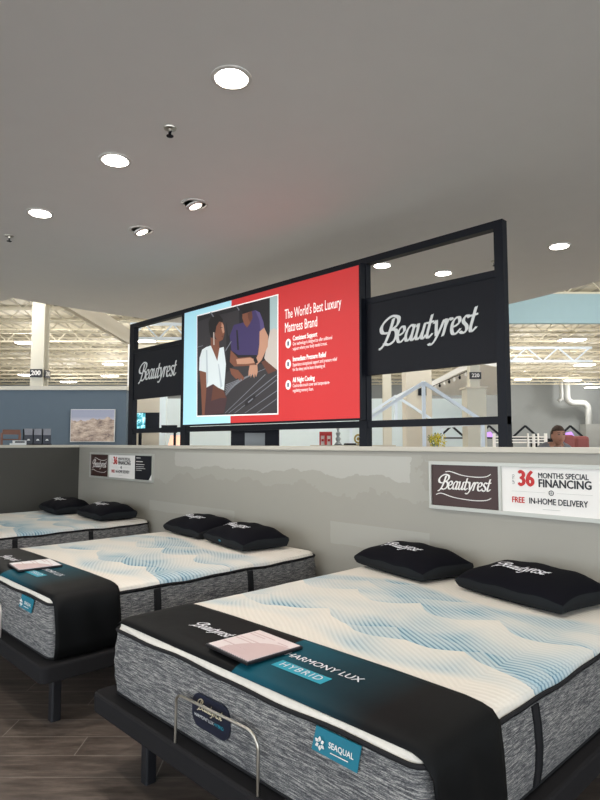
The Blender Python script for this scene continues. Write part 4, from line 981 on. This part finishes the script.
# ================================================================== PERSON
def person():
    t = far('person', 'person with short dark hair and grey shirt standing beyond the half wall', 'person', 3.15, 7.45, 0, rz=YAW)
    V = [(0, 0, .95), (0, .0, 1.12), (0, .0, 1.30), (0, .0, 1.45), (0, -.05, 1.50), (0, -.09, 1.54)]
    E = [(0, 1), (1, 2), (2, 3), (3, 4), (4, 5)]; R = [.15, .14, .16, .12, .058, .058]
    for sx in (-1, 1):
        k = len(V)
        V += [(sx*.10, .01, 1.475), (sx*.19, .01, 1.455), (sx*.23, .02, 1.10), (sx*.22, -.10, .90), (sx*.20, -.17, .84)]; E += [(3, k), (k, k+1), (k+1, k+2), (k+2, k+3), (k+3, k+4)]; R += [.085, .065, .045, .033, .028]
        k = len(V); V += [(sx*.09, 0, .88), (sx*.10, -.01, .50), (sx*.11, .02, .09), (sx*.12, -.12, .035)]; E += [(0, k), (k, k+1), (k+1, k+2), (k+2, k+3)]; R += [.11, .065, .045, .038]
    me = bpy.data.meshes.new('body'); me.from_pydata(V, E, []); o = bpy.data.objects.new('body', me); COL.objects.link(o)
    sk = o.modifiers.new('skin', 'SKIN'); 
    for v, r in zip(me.skin_vertices[0].data, R): v.radius = (r, r*.78)
    me.skin_vertices[0].data[0].use_root = True
    sb = o.modifiers.new('sub', 'SUBSURF'); sb.levels = 2; sb.render_levels = 2
    dg = bpy.context.evaluated_depsgraph_get(); dg.update(); me2 = bpy.data.meshes.new_from_object(o.evaluated_get(dg)); bpy.data.objects.remove(o)
    # head joined into the same mesh
    bm = bmesh.new(); bm.from_mesh(me2)
    for m_ in ('shirt', 'trouser', 'skin', 'eye'): me2.materials.append(M[m_]) if False else None
    r = bmesh.ops.create_uvsphere(bm, u_segments=24, v_segments=18, radius=1)
    hc = Vector((0, -.12, 1.605))
    for v in r['verts']:
        p = v.co.copy(); x, y, z = p.x*.076, p.y*.094, p.z*.118
        if z < 0: x *= 1-.28*(-p.z)**1.5; y *= 1-.12*(-p.z)
        if p.y < -.7 and abs(p.x) < .22 and -.35 < p.z < .1: y -= .020*(1-abs(p.x)/.22)*(1-abs(p.z+.25)/.4 if abs(p.z+.25) < .4 else 0)
        if p.y < -.6 and .05 < p.z < .3 and .2 < abs(p.x) < .5: y += .006
        v.co = Vector((x, y, z))+hc
    for sx in (-1, 1):
        e = bmesh.ops.create_uvsphere(bm, u_segments=10, v_segments=8, radius=.5)
        for v in e['verts']: v.co = Vector((v.co.x*.018, v.co.y*.036, v.co.z*.058))+hc+Vector((sx*.077, .008, -.005))
        # hands: palm and five fingers
        hp = Vector((sx*.20, -.20, .82))
        def chain(pts, rad):
            mbx = MB(); mbx.tube(pts, rad, 6); o_ = len(bm.verts); vs = [bm.verts.new(q) for q in mbx.v]
            for f in mbx.f:
                try: bm.faces.new([vs[i] for i in f])
                except Exception: pass
        e = bmesh.ops.create_uvsphere(bm, u_segments=10, v_segments=8, radius=1)
        for v in e['verts']: v.co = Vector((v.co.x*.02, v.co.y*.045, v.co.z*.04))+hp
        for f, ln in enumerate((.065, .075, .07, .055)):
            b0 = hp+Vector((0, -.035, .024-.016*f)); chain([b0, b0+Vector((-sx*.006, -ln*.45, -.008)), b0+Vector((-sx*.02, -ln*.8, -.02)), b0+Vector((-sx*.03, -ln, -.036))], [.009, .0085, .008, .006])
        b0 = hp+Vector((-sx*.01, -.01, .03)); chain([b0, b0+Vector((-sx*.02, -.025, .018)), b0+Vector((-sx*.03, -.055, .016))], [.011, .01, .007])
    bm.normal_update(); bm.to_mesh(me2); bm.free()
    me2.materials.clear()
    for m_ in ('shirt', 'trouser', 'skin', 'legblack'): me2.materials.append(M[m_])
    for p in me2.polygons:
        c = p.center; p.use_smooth = True
        p.material_index = 2 if ((c.z > 1.475 and abs(c.x) < .085 and (c.y < -.03 or c.z > 1.56)) or (c.y < -.13 and c.z < .93 and c.z > .7)) else (0 if c.z > .93 or (abs(c.x) > .17 and c.z > .8) else (3 if c.z < .08 else 1))
    b = bpy.data.objects.new('body', me2); COL.objects.link(b); b.parent = t
    bm = bmesh.new(); r = bmesh.ops.create_uvsphere(bm, u_segments=28, v_segments=20, radius=1); kill = []
    for v in r['verts']:
        p = v.co.copy()
        wv = 1+.03*sin(p.x*17+p.z*9)+.02*sin(p.y*23)
        v.co = Vector((p.x*.086*wv, p.y*.103*wv+.008, p.z*.127*wv+.006))+hc
        lim = .36 if p.y < -.25 else (-.05+(.35*(-p.y)) if p.y < .1 else -.5)
        if p.z < lim: kill.append(v)
    bmesh.ops.delete(bm, geom=kill, context='VERTS'); me = bpy.data.meshes.new('hair'); bm.to_mesh(me); bm.free(); me.materials.append(M['hair'])
    for p in me.polygons: p.use_smooth = True
    h = bpy.data.objects.new('hair', me); COL.objects.link(h); h.parent = t; so = h.modifiers.new('s', 'SOLIDIFY'); so.thickness = .008
    mb = MB()
    for sx in (-1, 1):
        mb.box(sx*.03-.011, sx*.03+.011, hc.y-.094, hc.y-.080, hc.z+.012, hc.z+.020, 'eye'); mb.box(sx*.03-.016, sx*.03+.016, hc.y-.094, hc.y-.080, hc.z+.034, hc.z+.040, 'hair')
    mb.box(-.024, .024, hc.y-.09, hc.y-.075, hc.z-.062, hc.z-.056, 'redcloth'); mb.build('face_features', None, t)
person()
